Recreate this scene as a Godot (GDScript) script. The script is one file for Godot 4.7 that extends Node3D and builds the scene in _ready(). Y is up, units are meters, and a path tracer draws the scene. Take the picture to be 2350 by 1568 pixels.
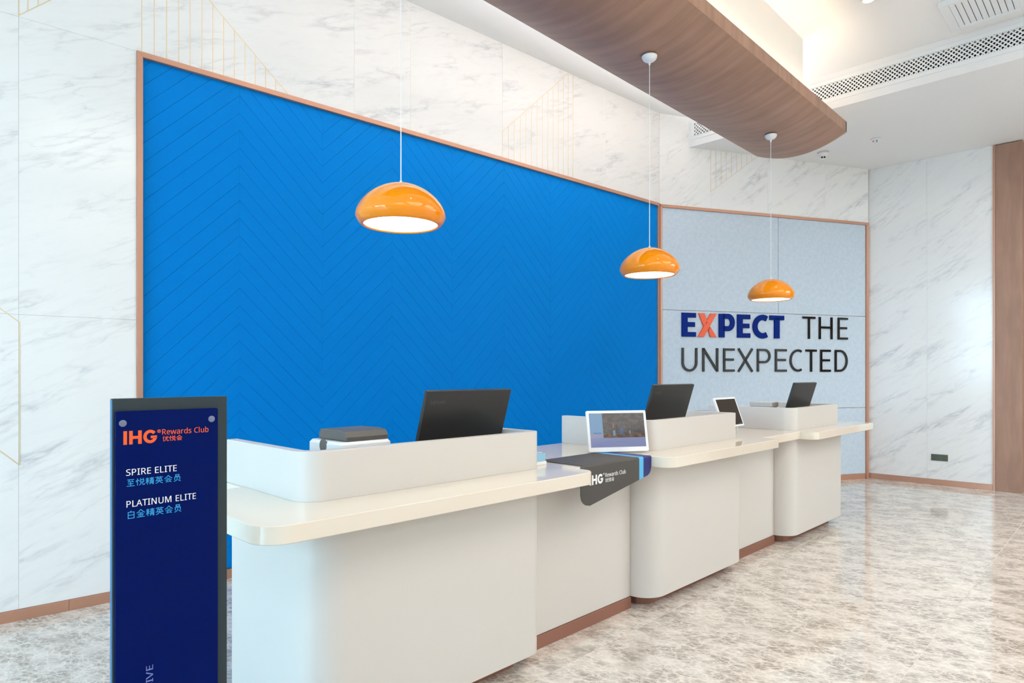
extends Node3D
# A hotel reception: three-bay counter before a blue chevron wall, felt panel wall, marble walls and floor.

const UPV := Vector3(0, 1, 0)
const CEIL_Y := 4.5
const SOFFIT_Y := 4.135
const WORK_Y := 0.925
var M := {}
var taken := {}
var rng := RandomNumberGenerator.new()


# ---------------------------------------------------------------- mesh building
class MB:
	var v := PackedVector3Array()
	var n := PackedVector3Array()
	var t := PackedVector2Array()

	func tri(a: Vector3, b: Vector3, c: Vector3, na: Vector3, nb: Vector3, nc: Vector3, ta := Vector2.ZERO, tb := Vector2.ZERO, tc := Vector2.ZERO) -> void:
		var f := (b - a).cross(c - a)
		if f.length_squared() < 1e-18:
			return
		v.append(a); n.append(na); t.append(ta)
		if f.dot(na + nb + nc) > 0.0:
			v.append(c); n.append(nc); t.append(tc)
			v.append(b); n.append(nb); t.append(tb)
		else:
			v.append(b); n.append(nb); t.append(tb)
			v.append(c); n.append(nc); t.append(tc)

	func quad(a: Vector3, b: Vector3, c: Vector3, d: Vector3, nn: Vector3, uv := []) -> void:
		if uv.size() == 4:
			tri(a, b, c, nn, nn, nn, uv[0], uv[1], uv[2])
			tri(a, c, d, nn, nn, nn, uv[0], uv[2], uv[3])
		else:
			tri(a, b, c, nn, nn, nn)
			tri(a, c, d, nn, nn, nn)

	func quadn(a: Vector3, b: Vector3, c: Vector3, d: Vector3, na: Vector3, nb: Vector3, nc: Vector3, nd: Vector3, uv := []) -> void:
		if uv.size() == 4:
			tri(a, b, c, na, nb, nc, uv[0], uv[1], uv[2])
			tri(a, c, d, na, nc, nd, uv[0], uv[2], uv[3])
		else:
			tri(a, b, c, na, nb, nc)
			tri(a, c, d, na, nc, nd)

	func mesh() -> ArrayMesh:
		var arr := []
		arr.resize(Mesh.ARRAY_MAX)
		arr[Mesh.ARRAY_VERTEX] = v
		arr[Mesh.ARRAY_NORMAL] = n
		arr[Mesh.ARRAY_TEX_UV] = t
		var m := ArrayMesh.new()
		m.add_surface_from_arrays(Mesh.PRIMITIVE_TRIANGLES, arr)
		return m


# box from lo to hi in the frame x, chamfered by b; uv in metres times uvs
func box(mb: MB, lo: Vector3, hi: Vector3, b := 0.0, x := Transform3D(), uvs := 1.0, uvo := Vector2.ZERO) -> void:
	var c := (lo + hi) / 2.0
	var h := (hi - lo) / 2.0
	b = minf(b, minf(h.x, minf(h.y, h.z)) * 0.9)
	for ax in 3:
		for sg in [-1.0, 1.0]:
			var nn := Vector3.ZERO
			nn[ax] = sg
			var u := Vector3.ZERO
			u[(ax + 1) % 3] = 1.0
			var w := Vector3.ZERO
			w[(ax + 2) % 3] = 1.0
			var hu: float = h[(ax + 1) % 3] - b
			var hw: float = h[(ax + 2) % 3] - b
			var o: Vector3 = c + nn * h[ax]
			var p := [o - u * hu - w * hw, o + u * hu - w * hw, o + u * hu + w * hw, o - u * hu + w * hw]
			var uv := []
			for q in p:
				uv.append((Vector2(q.x, -q.y) if ax == 2 else Vector2(q.z, -q.y) if ax == 0 else Vector2(q.x, q.z)) * uvs + uvo)
			mb.quad(x * p[0], x * p[1], x * p[2], x * p[3], (x.basis * nn).normalized(), uv)
	if b <= 0.0:
		return
	for ax in 3:
		var i := (ax + 1) % 3
		var j := (ax + 2) % 3
		for si in [-1.0, 1.0]:
			for sj in [-1.0, 1.0]:
				var p0 := c
				var p1 := c
				p0[i] += si * h[i]; p0[j] += sj * (h[j] - b)
				p1[i] += si * (h[i] - b); p1[j] += sj * h[j]
				var q0 := p0
				var q1 := p1
				p0[ax] -= h[ax] - b; p1[ax] -= h[ax] - b
				q0[ax] += h[ax] - b; q1[ax] += h[ax] - b
				var nn := Vector3.ZERO
				nn[i] = si; nn[j] = sj
				mb.quad(x * p0, x * p1, x * q1, x * q0, (x.basis * nn).normalized(), [Vector2(p0.x + p0.z, -p0.y) * uvs + uvo, Vector2(p1.x + p1.z, -p1.y) * uvs + uvo, Vector2(q1.x + q1.z, -q1.y) * uvs + uvo, Vector2(q0.x + q0.z, -q0.y) * uvs + uvo])
	for sx in [-1.0, 1.0]:
		for sy in [-1.0, 1.0]:
			for sz in [-1.0, 1.0]:
				var s := Vector3(sx, sy, sz)
				var k := c + s * (h - Vector3.ONE * b)
				var nn := (x.basis * s).normalized()
				mb.tri(x * (k + Vector3(sx * b, 0, 0)), x * (k + Vector3(0, sy * b, 0)), x * (k + Vector3(0, 0, sz * b)), nn, nn, nn)


# polygon in the frame's x/y plane pushed from z0 to z1, chamfered by b on the z1 rim (and z0 rim if both)
func prism(mb: MB, poly: PackedVector2Array, z0: float, z1: float, b := 0.0, x := Transform3D(), both := false, uvx := Transform2D()) -> void:
	if Geometry2D.is_polygon_clockwise(poly):
		poly.reverse()
	var cnt := poly.size()
	# outward normals on edges and at corners
	var en := PackedVector2Array()
	for i in cnt:
		var d := (poly[(i + 1) % cnt] - poly[i]).normalized()
		en.append(Vector2(d.y, -d.x))
	var inner := PackedVector2Array()
	for i in cnt:
		var a := en[(i + cnt - 1) % cnt]
		var c := en[i]
		var m := (a + c)
		var k := m.length_squared()
		inner.append(poly[i] - (m * (2.0 / maxf(k, 0.3)) * b if b > 0.0 else Vector2.ZERO))
	var tris := Geometry2D.triangulate_polygon(inner)
	var nz := x.basis.z.normalized()
	for k in range(0, tris.size(), 3):
		var p := [inner[tris[k]], inner[tris[k + 1]], inner[tris[k + 2]]]
		mb.tri(x * Vector3(p[0].x, p[0].y, z1), x * Vector3(p[1].x, p[1].y, z1), x * Vector3(p[2].x, p[2].y, z1), nz, nz, nz, uvx * p[0], uvx * p[1], uvx * p[2])
		var q := p
		if not both:
			q = [poly[tris[k]], poly[tris[k + 1]], poly[tris[k + 2]]]
		mb.tri(x * Vector3(q[0].x, q[0].y, z0), x * Vector3(q[1].x, q[1].y, z0), x * Vector3(q[2].x, q[2].y, z0), -nz, -nz, -nz, uvx * q[0], uvx * q[1], uvx * q[2])
	var run := 0.0
	for i in cnt:
		var j := (i + 1) % cnt
		var n0 := en[i]
		var n1 := en[i]
		if en[(i + cnt - 1) % cnt].dot(en[i]) > 0.8:
			n0 = (en[(i + cnt - 1) % cnt] + en[i]).normalized()
		if en[j].dot(en[i]) > 0.8:
			n1 = (en[j] + en[i]).normalized()
		var w0 := (x.basis * Vector3(n0.x, n0.y, 0)).normalized()
		var w1 := (x.basis * Vector3(n1.x, n1.y, 0)).normalized()
		var len := poly[i].distance_to(poly[j])
		var lo := z0 + (b if both else 0.0)
		var uv := [uvx * Vector2(run, 0), uvx * Vector2(run + len, 0), uvx * Vector2(run + len, z1 - z0), uvx * Vector2(run, z1 - z0)]
		mb.quadn(x * Vector3(poly[i].x, poly[i].y, lo), x * Vector3(poly[j].x, poly[j].y, lo), x * Vector3(poly[j].x, poly[j].y, z1 - b), x * Vector3(poly[i].x, poly[i].y, z1 - b), w0, w1, w1, w0, uv)
		if b > 0.0:
			mb.quadn(x * Vector3(poly[i].x, poly[i].y, z1 - b), x * Vector3(poly[j].x, poly[j].y, z1 - b), x * Vector3(inner[j].x, inner[j].y, z1), x * Vector3(inner[i].x, inner[i].y, z1), (w0 + nz * 0.5).normalized(), (w1 + nz * 0.5).normalized(), (w1 * 0.5 + nz).normalized(), (w0 * 0.5 + nz).normalized(), [uvx * poly[i], uvx * poly[j], uvx * inner[j], uvx * inner[i]])
			if both:
				mb.quadn(x * Vector3(poly[i].x, poly[i].y, lo), x * Vector3(poly[j].x, poly[j].y, lo), x * Vector3(inner[j].x, inner[j].y, z0), x * Vector3(inner[i].x, inner[i].y, z0), (w0 - nz * 0.5).normalized(), (w1 - nz * 0.5).normalized(), (w1 * 0.5 - nz).normalized(), (w0 * 0.5 - nz).normalized(), [uvx * poly[i], uvx * poly[j], uvx * inner[j], uvx * inner[i]])
		run += len


# profile of (radius, y) turned round the y axis
func lathe(mb: MB, prof: PackedVector2Array, segs: int, x := Transform3D()) -> void:
	var nn := PackedVector2Array()
	for i in prof.size():
		var a := prof[maxi(i - 1, 0)]
		var b := prof[mini(i + 1, prof.size() - 1)]
		var d := (b - a).normalized()
		nn.append(Vector2(d.y, -d.x))
	for i in prof.size() - 1:
		for k in segs:
			var a0 := TAU * k / segs
			var a1 := TAU * (k + 1) / segs
			var c0 := Vector3(cos(a0), 0, sin(a0))
			var c1 := Vector3(cos(a1), 0, sin(a1))
			var f := func(c: Vector3, q: Vector2) -> Vector3: return x * (c * q.x + UPV * q.y)
			var g := func(c: Vector3, q: Vector2) -> Vector3: return (x.basis * (c * q.x + UPV * q.y)).normalized()
			mb.quadn(f.call(c0, prof[i]), f.call(c1, prof[i]), f.call(c1, prof[i + 1]), f.call(c0, prof[i + 1]), g.call(c0, nn[i]), g.call(c1, nn[i]), g.call(c1, nn[i + 1]), g.call(c0, nn[i + 1]))


func disc(mb: MB, r: float, x := Transform3D(), segs := 32, up := 1.0) -> void:
	var nn := (x.basis.y * up).normalized()
	for k in segs:
		var a0 := TAU * k / segs
		var a1 := TAU * (k + 1) / segs
		mb.tri(x.origin, x * Vector3(cos(a0) * r, 0, sin(a0) * r), x * Vector3(cos(a1) * r, 0, sin(a1) * r), nn, nn, nn)


# a solid strip of width w along a polyline in the frame's x/y plane, from z0 to z1
func stroke(mb: MB, pts: PackedVector2Array, w: float, z0: float, z1: float, x := Transform3D()) -> void:
	var closed := pts.size() > 2 and pts[0].distance_to(pts[pts.size() - 1]) < 1e-5
	var cnt := pts.size()
	var off := PackedVector2Array()
	for i in cnt:
		var d0 := Vector2.ZERO
		var d1 := Vector2.ZERO
		if i > 0:
			d0 = (pts[i] - pts[i - 1]).normalized()
		elif closed:
			d0 = (pts[cnt - 1] - pts[cnt - 2]).normalized()
		if i < cnt - 1:
			d1 = (pts[i + 1] - pts[i]).normalized()
		elif closed:
			d1 = (pts[1] - pts[0]).normalized()
		if d0 == Vector2.ZERO:
			d0 = d1
		if d1 == Vector2.ZERO:
			d1 = d0
		var m := Vector2(-(d0 + d1).y, (d0 + d1).x)
		off.append(m * (w / maxf(m.length_squared(), 0.9)))
	var nz := x.basis.z.normalized()
	for i in cnt - 1:
		var a := pts[i] + off[i]
		var b := pts[i] - off[i]
		var c := pts[i + 1] - off[i + 1]
		var d := pts[i + 1] + off[i + 1]
		var p := func(q: Vector2, z: float) -> Vector3: return x * Vector3(q.x, q.y, z)
		mb.quad(p.call(a, z1), p.call(b, z1), p.call(c, z1), p.call(d, z1), nz)
		var s := (x.basis * Vector3(off[i].x, off[i].y, 0)).normalized()
		mb.quad(p.call(a, z0), p.call(d, z0), p.call(d, z1), p.call(a, z1), s)
		mb.quad(p.call(b, z0), p.call(c, z0), p.call(c, z1), p.call(b, z1), -s)
		if not closed and (i == 0 or i == cnt - 2):
			var e := (x.basis * Vector3(pts[i + 1].x - pts[i].x, pts[i + 1].y - pts[i].y, 0)).normalized()
			if i == 0:
				mb.quad(p.call(a, z0), p.call(b, z0), p.call(b, z1), p.call(a, z1), -e)
			if i == cnt - 2:
				mb.quad(p.call(c, z0), p.call(d, z0), p.call(d, z1), p.call(c, z1), e)


func tube(mb: MB, a: Vector3, b: Vector3, r: float, segs := 10) -> void:
	var d := (b - a).normalized()
	var u := d.cross(Vector3(1, 0, 0) if absf(d.x) < 0.9 else Vector3(0, 1, 0)).normalized()
	var w := d.cross(u)
	for k in segs:
		var c0 := u * cos(TAU * k / segs) + w * sin(TAU * k / segs)
		var c1 := u * cos(TAU * (k + 1) / segs) + w * sin(TAU * (k + 1) / segs)
		mb.quadn(a + c0 * r, a + c1 * r, b + c1 * r, b + c0 * r, c0, c1, c1, c0)
		mb.tri(a, a + c0 * r, a + c1 * r, -d, -d, -d)
		mb.tri(b, b + c0 * r, b + c1 * r, d, d, d)


func arc(c: Vector2, rx: float, ry: float, a0: float, a1: float, segs := 10) -> PackedVector2Array:
	var out := PackedVector2Array()
	for k in segs + 1:
		var a := deg_to_rad(lerpf(a0, a1, float(k) / segs))
		out.append(c + Vector2(cos(a) * rx, sin(a) * ry))
	return out


# rectangle with its own radius at each corner (from x0,y0 counter-clockwise)
func rrect(x0: float, y0: float, x1: float, y1: float, r: Array, segs := 8) -> PackedVector2Array:
	var out := PackedVector2Array()
	var cs := [Vector2(x0, y0), Vector2(x1, y0), Vector2(x1, y1), Vector2(x0, y1)]
	var sg := [Vector2(1, 1), Vector2(-1, 1), Vector2(-1, -1), Vector2(1, -1)]
	for i in 4:
		if r[i] <= 0.0:
			out.append(cs[i])
		else:
			out.append_array(arc(cs[i] + sg[i] * r[i], r[i], r[i], 180.0 + 90.0 * i, 270.0 + 90.0 * i, segs))
	return out


# ---------------------------------------------------------------- scene helpers
func numbered(called: String) -> String:
	if not taken.has(called):
		taken[called] = 0
		return called
	taken[called] += 1
	return "%s_%03d" % [called, taken[called]]


func tag(o: Node, label: String, category: String, group := "") -> Node:
	o.set_meta("label", label)
	o.set_meta("category", category)
	if group != "":
		o.set_meta("group", group)
	return o


func thing(called: String, label: String, category: String, x := Transform3D(), group := "") -> Node3D:
	var o := Node3D.new()
	o.name = numbered(called)
	add_child(o)
	o.transform = x
	tag(o, label, category, group)
	return o


func structure(called: String, x := Transform3D(), label := "") -> Node3D:
	var o := Node3D.new()
	o.name = called
	add_child(o)
	o.transform = x
	o.set_meta("kind", "structure")
	if label != "":
		o.set_meta("label", label)
	return o


func put(mb: MB, called: String, mat: Material, parent: Node, label := "") -> MeshInstance3D:
	return put_mesh(mb.mesh(), called, mat, parent, label)


func put_mesh(m: Mesh, called: String, mat: Material, parent: Node, label := "") -> MeshInstance3D:
	var o := MeshInstance3D.new()
	o.name = called
	o.mesh = m
	o.material_override = mat
	parent.add_child(o, true)
	if label != "":
		o.set_meta("label", label)
	return o


func mat(called: String, c: Color, rough: float, metal := 0.0, spec := 0.5) -> StandardMaterial3D:
	var m := StandardMaterial3D.new()
	m.resource_name = called
	m.albedo_color = c
	m.roughness = rough
	m.metallic = metal
	m.metallic_specular = spec
	M[called] = m
	return m


func rgb8(r: float, g: float, b: float) -> Color:
	return Color(r / 255.0, g / 255.0, b / 255.0)


# ---------------------------------------------------------------- textures
func noise_bytes(size: int, seed_: int, kind: int, freq: float, octaves: int, warp := 0.0, warp_freq := 0.01) -> PackedByteArray:
	var f := FastNoiseLite.new()
	f.seed = seed_
	f.noise_type = kind
	f.frequency = freq
	f.fractal_type = FastNoiseLite.FRACTAL_FBM if octaves > 1 else FastNoiseLite.FRACTAL_NONE
	f.fractal_octaves = octaves
	if kind == FastNoiseLite.TYPE_CELLULAR:
		f.cellular_return_type = FastNoiseLite.RETURN_DISTANCE2_SUB
		f.cellular_jitter = 1.0
	if warp > 0.0:
		f.domain_warp_enabled = true
		f.domain_warp_amplitude = warp
		f.domain_warp_frequency = warp_freq
		f.domain_warp_fractal_octaves = 3
	var im := f.get_seamless_image(size, size, false, false, 0.12, true)
	im.convert(Image.FORMAT_L8)
	return im.get_data()


func tex_from(size: int, data: PackedByteArray) -> ImageTexture:
	var im := Image.create_from_data(size, size, false, Image.FORMAT_RGB8, data)
	im.generate_mipmaps()
	return ImageTexture.create_from_image(im)


func marble_texture() -> ImageTexture:
	var s := 1024
	var a := noise_bytes(s, 11, FastNoiseLite.TYPE_SIMPLEX_SMOOTH, 0.0042, 6, 34.0, 0.006)
	var b := noise_bytes(s, 23, FastNoiseLite.TYPE_SIMPLEX_SMOOTH, 0.009, 6, 18.0, 0.012)
	var c := noise_bytes(s, 37, FastNoiseLite.TYPE_SIMPLEX_SMOOTH, 0.004, 3)
	var d := noise_bytes(s, 41, FastNoiseLite.TYPE_SIMPLEX_SMOOTH, 0.02, 5)
	var e1 := PackedFloat32Array()
	var e2 := PackedFloat32Array()
	for i in 256:
		var x := (i / 255.0 - 0.5)
		e1.append(exp(-absf(x) * 26.0))
		e2.append(exp(-absf(x + 0.04) * 30.0))
	var out := PackedByteArray()
	out.resize(s * s * 3)
	for i in s * s:
		var mask := clampf((c[i] - 110.0) / 110.0, 0.0, 1.0)
		var v := e1[a[i]] * (0.1 + 0.9 * mask) * (0.35 + 0.65 * d[i] / 255.0) + 0.5 * e2[b[i]] * mask + 0.22 * clampf((d[i] - 110.0) / 110.0, 0.0, 1.0) * (0.2 + 0.8 * mask)
		v = minf(v, 1.0)
		var k := i * 3
		out[k] = int(248.0 - 37.0 * v)
		out[k + 1] = int(247.0 - 34.0 * v)
		out[k + 2] = int(245.0 - 31.0 * v)
	return tex_from(s, out)


func floor_texture() -> ImageTexture:
	var s := 1280
	var a := noise_bytes(s, 5, FastNoiseLite.TYPE_CELLULAR, 0.03, 1, 26.0, 0.03)
	var b := noise_bytes(s, 9, FastNoiseLite.TYPE_CELLULAR, 0.014, 1, 55.0, 0.016)
	var g := noise_bytes(s, 27, FastNoiseLite.TYPE_CELLULAR, 0.055, 1, 18.0, 0.05)
	var c := noise_bytes(s, 15, FastNoiseLite.TYPE_SIMPLEX_SMOOTH, 0.007, 4)
	var d := noise_bytes(s, 19, FastNoiseLite.TYPE_SIMPLEX_SMOOTH, 0.03, 4, 20.0, 0.03)
	var ea := PackedFloat32Array()
	var eb := PackedFloat32Array()
	for i in 256:
		ea.append(exp(-i / 20.0))
		eb.append(exp(-i / 15.0))
	var out := PackedByteArray()
	out.resize(s * s * 3)
	for i in s * s:
		var patch := clampf((c[i] - 88.0) / 90.0, 0.0, 1.0)
		var v := 1.0 - (1.0 - ea[a[i]]) * (1.0 - 0.9 * eb[b[i]]) * (1.0 - 0.75 * ea[g[i]])
		var tone := 0.55 * d[i] / 255.0
		v = clampf(v + (1.0 - v) * (0.58 * patch + 0.3 * tone), 0.0, 1.0)
		var k := i * 3
		out[k] = int(158.0 + 84.0 * v)
		out[k + 1] = int(147.0 + 86.0 * v)
		out[k + 2] = int(136.0 + 87.0 * v)
	return tex_from(s, out)


# grain runs along the texture's v
func wood_texture() -> ImageTexture:
	var s := 1024
	var a := noise_bytes(s, 61, FastNoiseLite.TYPE_SIMPLEX_SMOOTH, 0.012, 5, 12.0, 0.01)
	var b := noise_bytes(s, 67, FastNoiseLite.TYPE_SIMPLEX_SMOOTH, 0.09, 3)
	var c := noise_bytes(s, 71, FastNoiseLite.TYPE_SIMPLEX_SMOOTH, 0.004, 2)
	var out := PackedByteArray()
	out.resize(s * s * 3)
	for y in s:
		for x in s:
			var i := y * s + x
			var ym := y if y < 512 else 1023 - y
			var ii := (ym / 8) * s + x
			var jj := (ym / 16) * s + (x * 3) % s
			var g := 0.55 * a[ii] / 255.0 + 0.25 * b[jj] / 255.0 + 0.2 * c[i] / 255.0
			var q := clampf((g - 0.28) * 1.9, 0.0, 1.0)
			var k := i * 3
			out[k] = int(lerpf(160.0, 186.0, q))
			out[k + 1] = int(lerpf(125.0, 147.0, q))
			out[k + 2] = int(lerpf(106.0, 126.0, q))
	return tex_from(s, out)


func felt_texture(bump: bool) -> ImageTexture:
	var s := 512
	var a := noise_bytes(s, 81, FastNoiseLite.TYPE_SIMPLEX_SMOOTH, 0.14, 4, 6.0, 0.1)
	var b := noise_bytes(s, 83, FastNoiseLite.TYPE_SIMPLEX_SMOOTH, 0.025, 3)
	var out := PackedByteArray()
	out.resize(s * s * 3)
	for i in s * s:
		var g := 0.7 * a[i] / 255.0 + 0.3 * b[i] / 255.0
		var k := i * 3
		if bump:
			out[k] = int(255.0 * g); out[k + 1] = out[k]; out[k + 2] = out[k]
		else:
			out[k] = int(lerpf(182.0, 222.0, g))
			out[k + 1] = int(lerpf(198.0, 232.0, g))
			out[k + 2] = int(lerpf(212.0, 243.0, g))
	return tex_from(s, out)


# the picture on the tablet: pale blue side field, a dark evening photograph, a lilac text band
func screen_texture() -> ImageTexture:
	var w := 640
	var h := 400
	var im := Image.create(w, h, false, Image.FORMAT_RGB8)
	var f := FastNoiseLite.new()
	f.seed = 4
	f.frequency = 0.012
	for y in h:
		for x in w:
			var c := rgb8(120, 170, 214)
			if x > 150 and y < 290:
				var nz := f.get_noise_2d(x, y * 1.4)
				c = rgb8(62, 58, 60).lerp(rgb8(96, 92, 96), clampf(nz + 0.4, 0.0, 1.0))
				if y > 235:
					c = c.lerp(rgb8(150, 104, 62), clampf((nz + 0.5) * 0.8, 0.0, 0.8))
			elif y >= 290:
				c = rgb8(150, 160, 205)
			elif y > 254:
				c = rgb8(160, 165, 205)
			if x <= 150 and y > 250 and y < 255:
				c = rgb8(200, 140, 140)
			im.set_pixel(x, y, c)
	# blurred figures at a bar
	for q in [[300, 130, 26, 110, 40, 38, 44], [262, 120, 20, 60, 170, 110, 90], [345, 95, 16, 40, 96, 120, 150], [262, 200, 30, 70, 110, 170, 215], [352, 185, 34, 62, 40, 96, 190], [452, 205, 20, 40, 130, 170, 220], [452, 250, 22, 20, 90, 110, 190], [560, 262, 34, 12, 120, 160, 220]]:
		for yy in range(q[1], q[1] + q[3]):
			for xx in range(q[0], q[0] + q[2]):
				var e := minf(minf(xx - q[0], q[0] + q[2] - xx), minf(yy - q[1], q[1] + q[3] - yy)) / 6.0
				im.set_pixel(xx, yy, im.get_pixel(xx, yy).lerp(rgb8(q[4], q[5], q[6]), clampf(e, 0.0, 0.9)))
	return ImageTexture.create_from_image(im)


func make_materials() -> void:
	var m := mat("polished white marble", Color.WHITE, 0.14, 0.0, 0.5)
	m.albedo_texture = marble_texture()
	m = mat("polished web-veined floor marble", Color.WHITE, 0.07, 0.0, 0.6)
	m.albedo_texture = floor_texture()
	m = mat("stained walnut veneer", Color.WHITE, 0.45, 0.0, 0.4)
	m.albedo_texture = wood_texture()
	m = mat("pale blue grey felt", Color.WHITE, 0.95, 0.0, 0.2)
	m.albedo_texture = felt_texture(false)
	m.heightmap_enabled = true
	m.heightmap_texture = felt_texture(true)
	m.heightmap_scale = 0.12
	mat("cream floor grout", rgb8(226, 216, 204), 0.7)
	mat("blue lacquer", rgb8(0, 126, 210), 0.5, 0.0, 0.15)
	mat("rose copper", rgb8(196, 146, 122), 0.36, 0.35)
	mat("brass inlay", rgb8(232, 214, 182), 0.35, 0.3)
	mat("white ceiling paint", rgb8(245, 244, 242), 0.85)
	mat("cool white solid surface", rgb8(217, 212, 206), 0.3)
	mat("cream engineered stone", rgb8(233, 222, 206), 0.06, 0.0, 0.55)
	m = mat("orange lacquer", rgb8(255, 150, 0), 0.05, 0.0, 0.45)
	m.clearcoat_enabled = true
	m.clearcoat = 0.4
	m.clearcoat_roughness = 0.03
	mat("white enamel", rgb8(244, 245, 244), 0.3)
	m = mat("glowing lamp diffuser", rgb8(255, 252, 246), 0.5)
	m.emission_enabled = true
	m.emission = Color(1.0, 0.96, 0.9)
	m.emission_energy_multiplier = 3.0
	m = mat("glowing downlight", rgb8(255, 244, 228), 0.5)
	m.emission_enabled = true
	m.emission = Color(1.0, 0.9, 0.76)
	m.emission_energy_multiplier = 14.0
	m = mat("glowing strip", rgb8(255, 236, 200), 0.5)
	m.emission_enabled = true
	m.emission = Color(1.0, 0.84, 0.6)
	m.emission_energy_multiplier = 3.0
	m = mat("glowing fill panel", rgb8(255, 250, 240), 0.5)  # glow of the added fill panels
	m.emission_enabled = true
	m.emission = Color(1.0, 0.97, 0.94)
	m.emission_energy_multiplier = 1.2
	mat("galvanised duct", rgb8(128, 130, 130), 0.7)
	mat("black lens glass", rgb8(20, 20, 22), 0.08)
	mat("black monitor plastic", rgb8(30, 30, 31), 0.38, 0.0, 0.5)
	mat("grey print on black", rgb8(74, 74, 74), 0.5)
	mat("dark grey leatherette", rgb8(74, 70, 66), 0.55)
	mat("sky blue leatherette", rgb8(88, 186, 238), 0.5)
	mat("navy leatherette", rgb8(20, 32, 116), 0.4)
	mat("white print", rgb8(246, 247, 248), 0.5)
	mat("orange print", rgb8(252, 96, 28), 0.5)
	mat("cyan print", rgb8(44, 166, 232), 0.5)
	mat("pale lilac print", rgb8(120, 132, 190), 0.5)
	m = mat("navy acrylic", rgb8(0, 20, 90), 0.05, 0.0, 0.18)
	mat("gunmetal", rgb8(56, 67, 72), 0.45, 0.1, 0.3)
	mat("teal edge", rgb8(0, 104, 152), 0.4)
	mat("shaded brown copper", rgb8(150, 102, 84), 0.4, 0.3)  # copper colour darkened to add the shade under the counter
	mat("satin steel", rgb8(118, 126, 156), 0.4, 0.4)
	mat("royal blue letter", rgb8(2, 38, 122), 0.5, 0.0, 0.2)
	mat("vermilion letter", rgb8(240, 92, 48), 0.35)
	mat("black mirror letter", rgb8(26, 26, 24), 0.12)
	mat("white tablet shell", rgb8(240, 241, 242), 0.3)
	m = mat("lit screen picture", Color(0.05, 0.05, 0.05), 0.08)
	m.emission_enabled = true
	m.emission = Color.WHITE
	m.emission_operator = BaseMaterial3D.EMISSION_OP_MULTIPLY
	m.emission_texture = screen_texture()
	m.emission_energy_multiplier = 0.8
	mat("dark screen glass", rgb8(52, 52, 50), 0.06)
	mat("olive bronze plate", rgb8(92, 98, 84), 0.4, 0.4)
	mat("socket hole", rgb8(28, 30, 26), 0.6)
	mat("grey printer cover", rgb8(92, 90, 88), 0.4)
	mat("pale printer body", rgb8(226, 230, 233), 0.35)
	mat("pale blue card", rgb8(150, 200, 226), 0.5)
	mat("light grey tray", rgb8(200, 200, 198), 0.5)
	mat("orange plastic", rgb8(196, 120, 80), 0.5)
	mat("blue plastic", rgb8(60, 130, 180), 0.5)
	m = mat("clear window glass", Color(1, 1, 1, 0.06), 0.0)
	m.transparency = BaseMaterial3D.TRANSPARENCY_ALPHA
	mat("white aluminium", rgb8(238, 240, 241), 0.4)
	mat("outdoor paving", rgb8(205, 204, 200), 0.8)


# ---------------------------------------------------------------- the start
func _ready() -> void:
	rng.seed = 20240
	# camera: 1.40 m high, verticals kept upright by a lens shift
	var cam := Camera3D.new()
	cam.name = "camera"
	var f := 1482.0
	cam.projection = Camera3D.PROJECTION_FRUSTUM
	cam.near = 0.05
	cam.far = 200.0
	cam.size = 2.0 * 0.05 * 784.0 / f
	cam.frustum_offset = Vector2(0.0, 0.05 * 74.0 / f)
	cam.position = Vector3(0, 1.4, 0)
	cam.rotation = Vector3(0, -deg_to_rad(45.923), 0)
	add_child(cam)
	cam.current = true
	# daylight: an overcast sky outside the window wall
	var we := WorldEnvironment.new()
	we.name = "environment"
	var e := Environment.new()
	e.background_mode = Environment.BG_SKY
	var sm := ProceduralSkyMaterial.new()
	sm.sky_top_color = Color(0.66, 0.86, 0.98)
	sm.sky_horizon_color = Color(0.79, 0.92, 0.985)
	sm.ground_bottom_color = Color(0.55, 0.58, 0.58)
	sm.ground_horizon_color = Color(0.62, 0.66, 0.66)
	sm.sky_energy_multiplier = 3.6
	sm.ground_energy_multiplier = 2.0
	var sky := Sky.new()
	sky.sky_material = sm
	e.sky = sky
	e.tonemap_mode = Environment.TONE_MAPPER_LINEAR
	e.tonemap_exposure = 0.83
	e.sdfgi_enabled = true
	e.ssao_enabled = true
	e.ssil_enabled = true
	we.environment = e
	add_child(we)

	make_materials()
	build_floor()
	build_ceiling()
	build_back_wall()
	build_felt_wall()
	build_right_wall()
	build_unseen_walls()
	build_fill_panels()
	build_canopy()
	build_counter()
	build_pendants()
	build_sign_stand()
	build_desk_things()
	build_ceiling_things()


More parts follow.
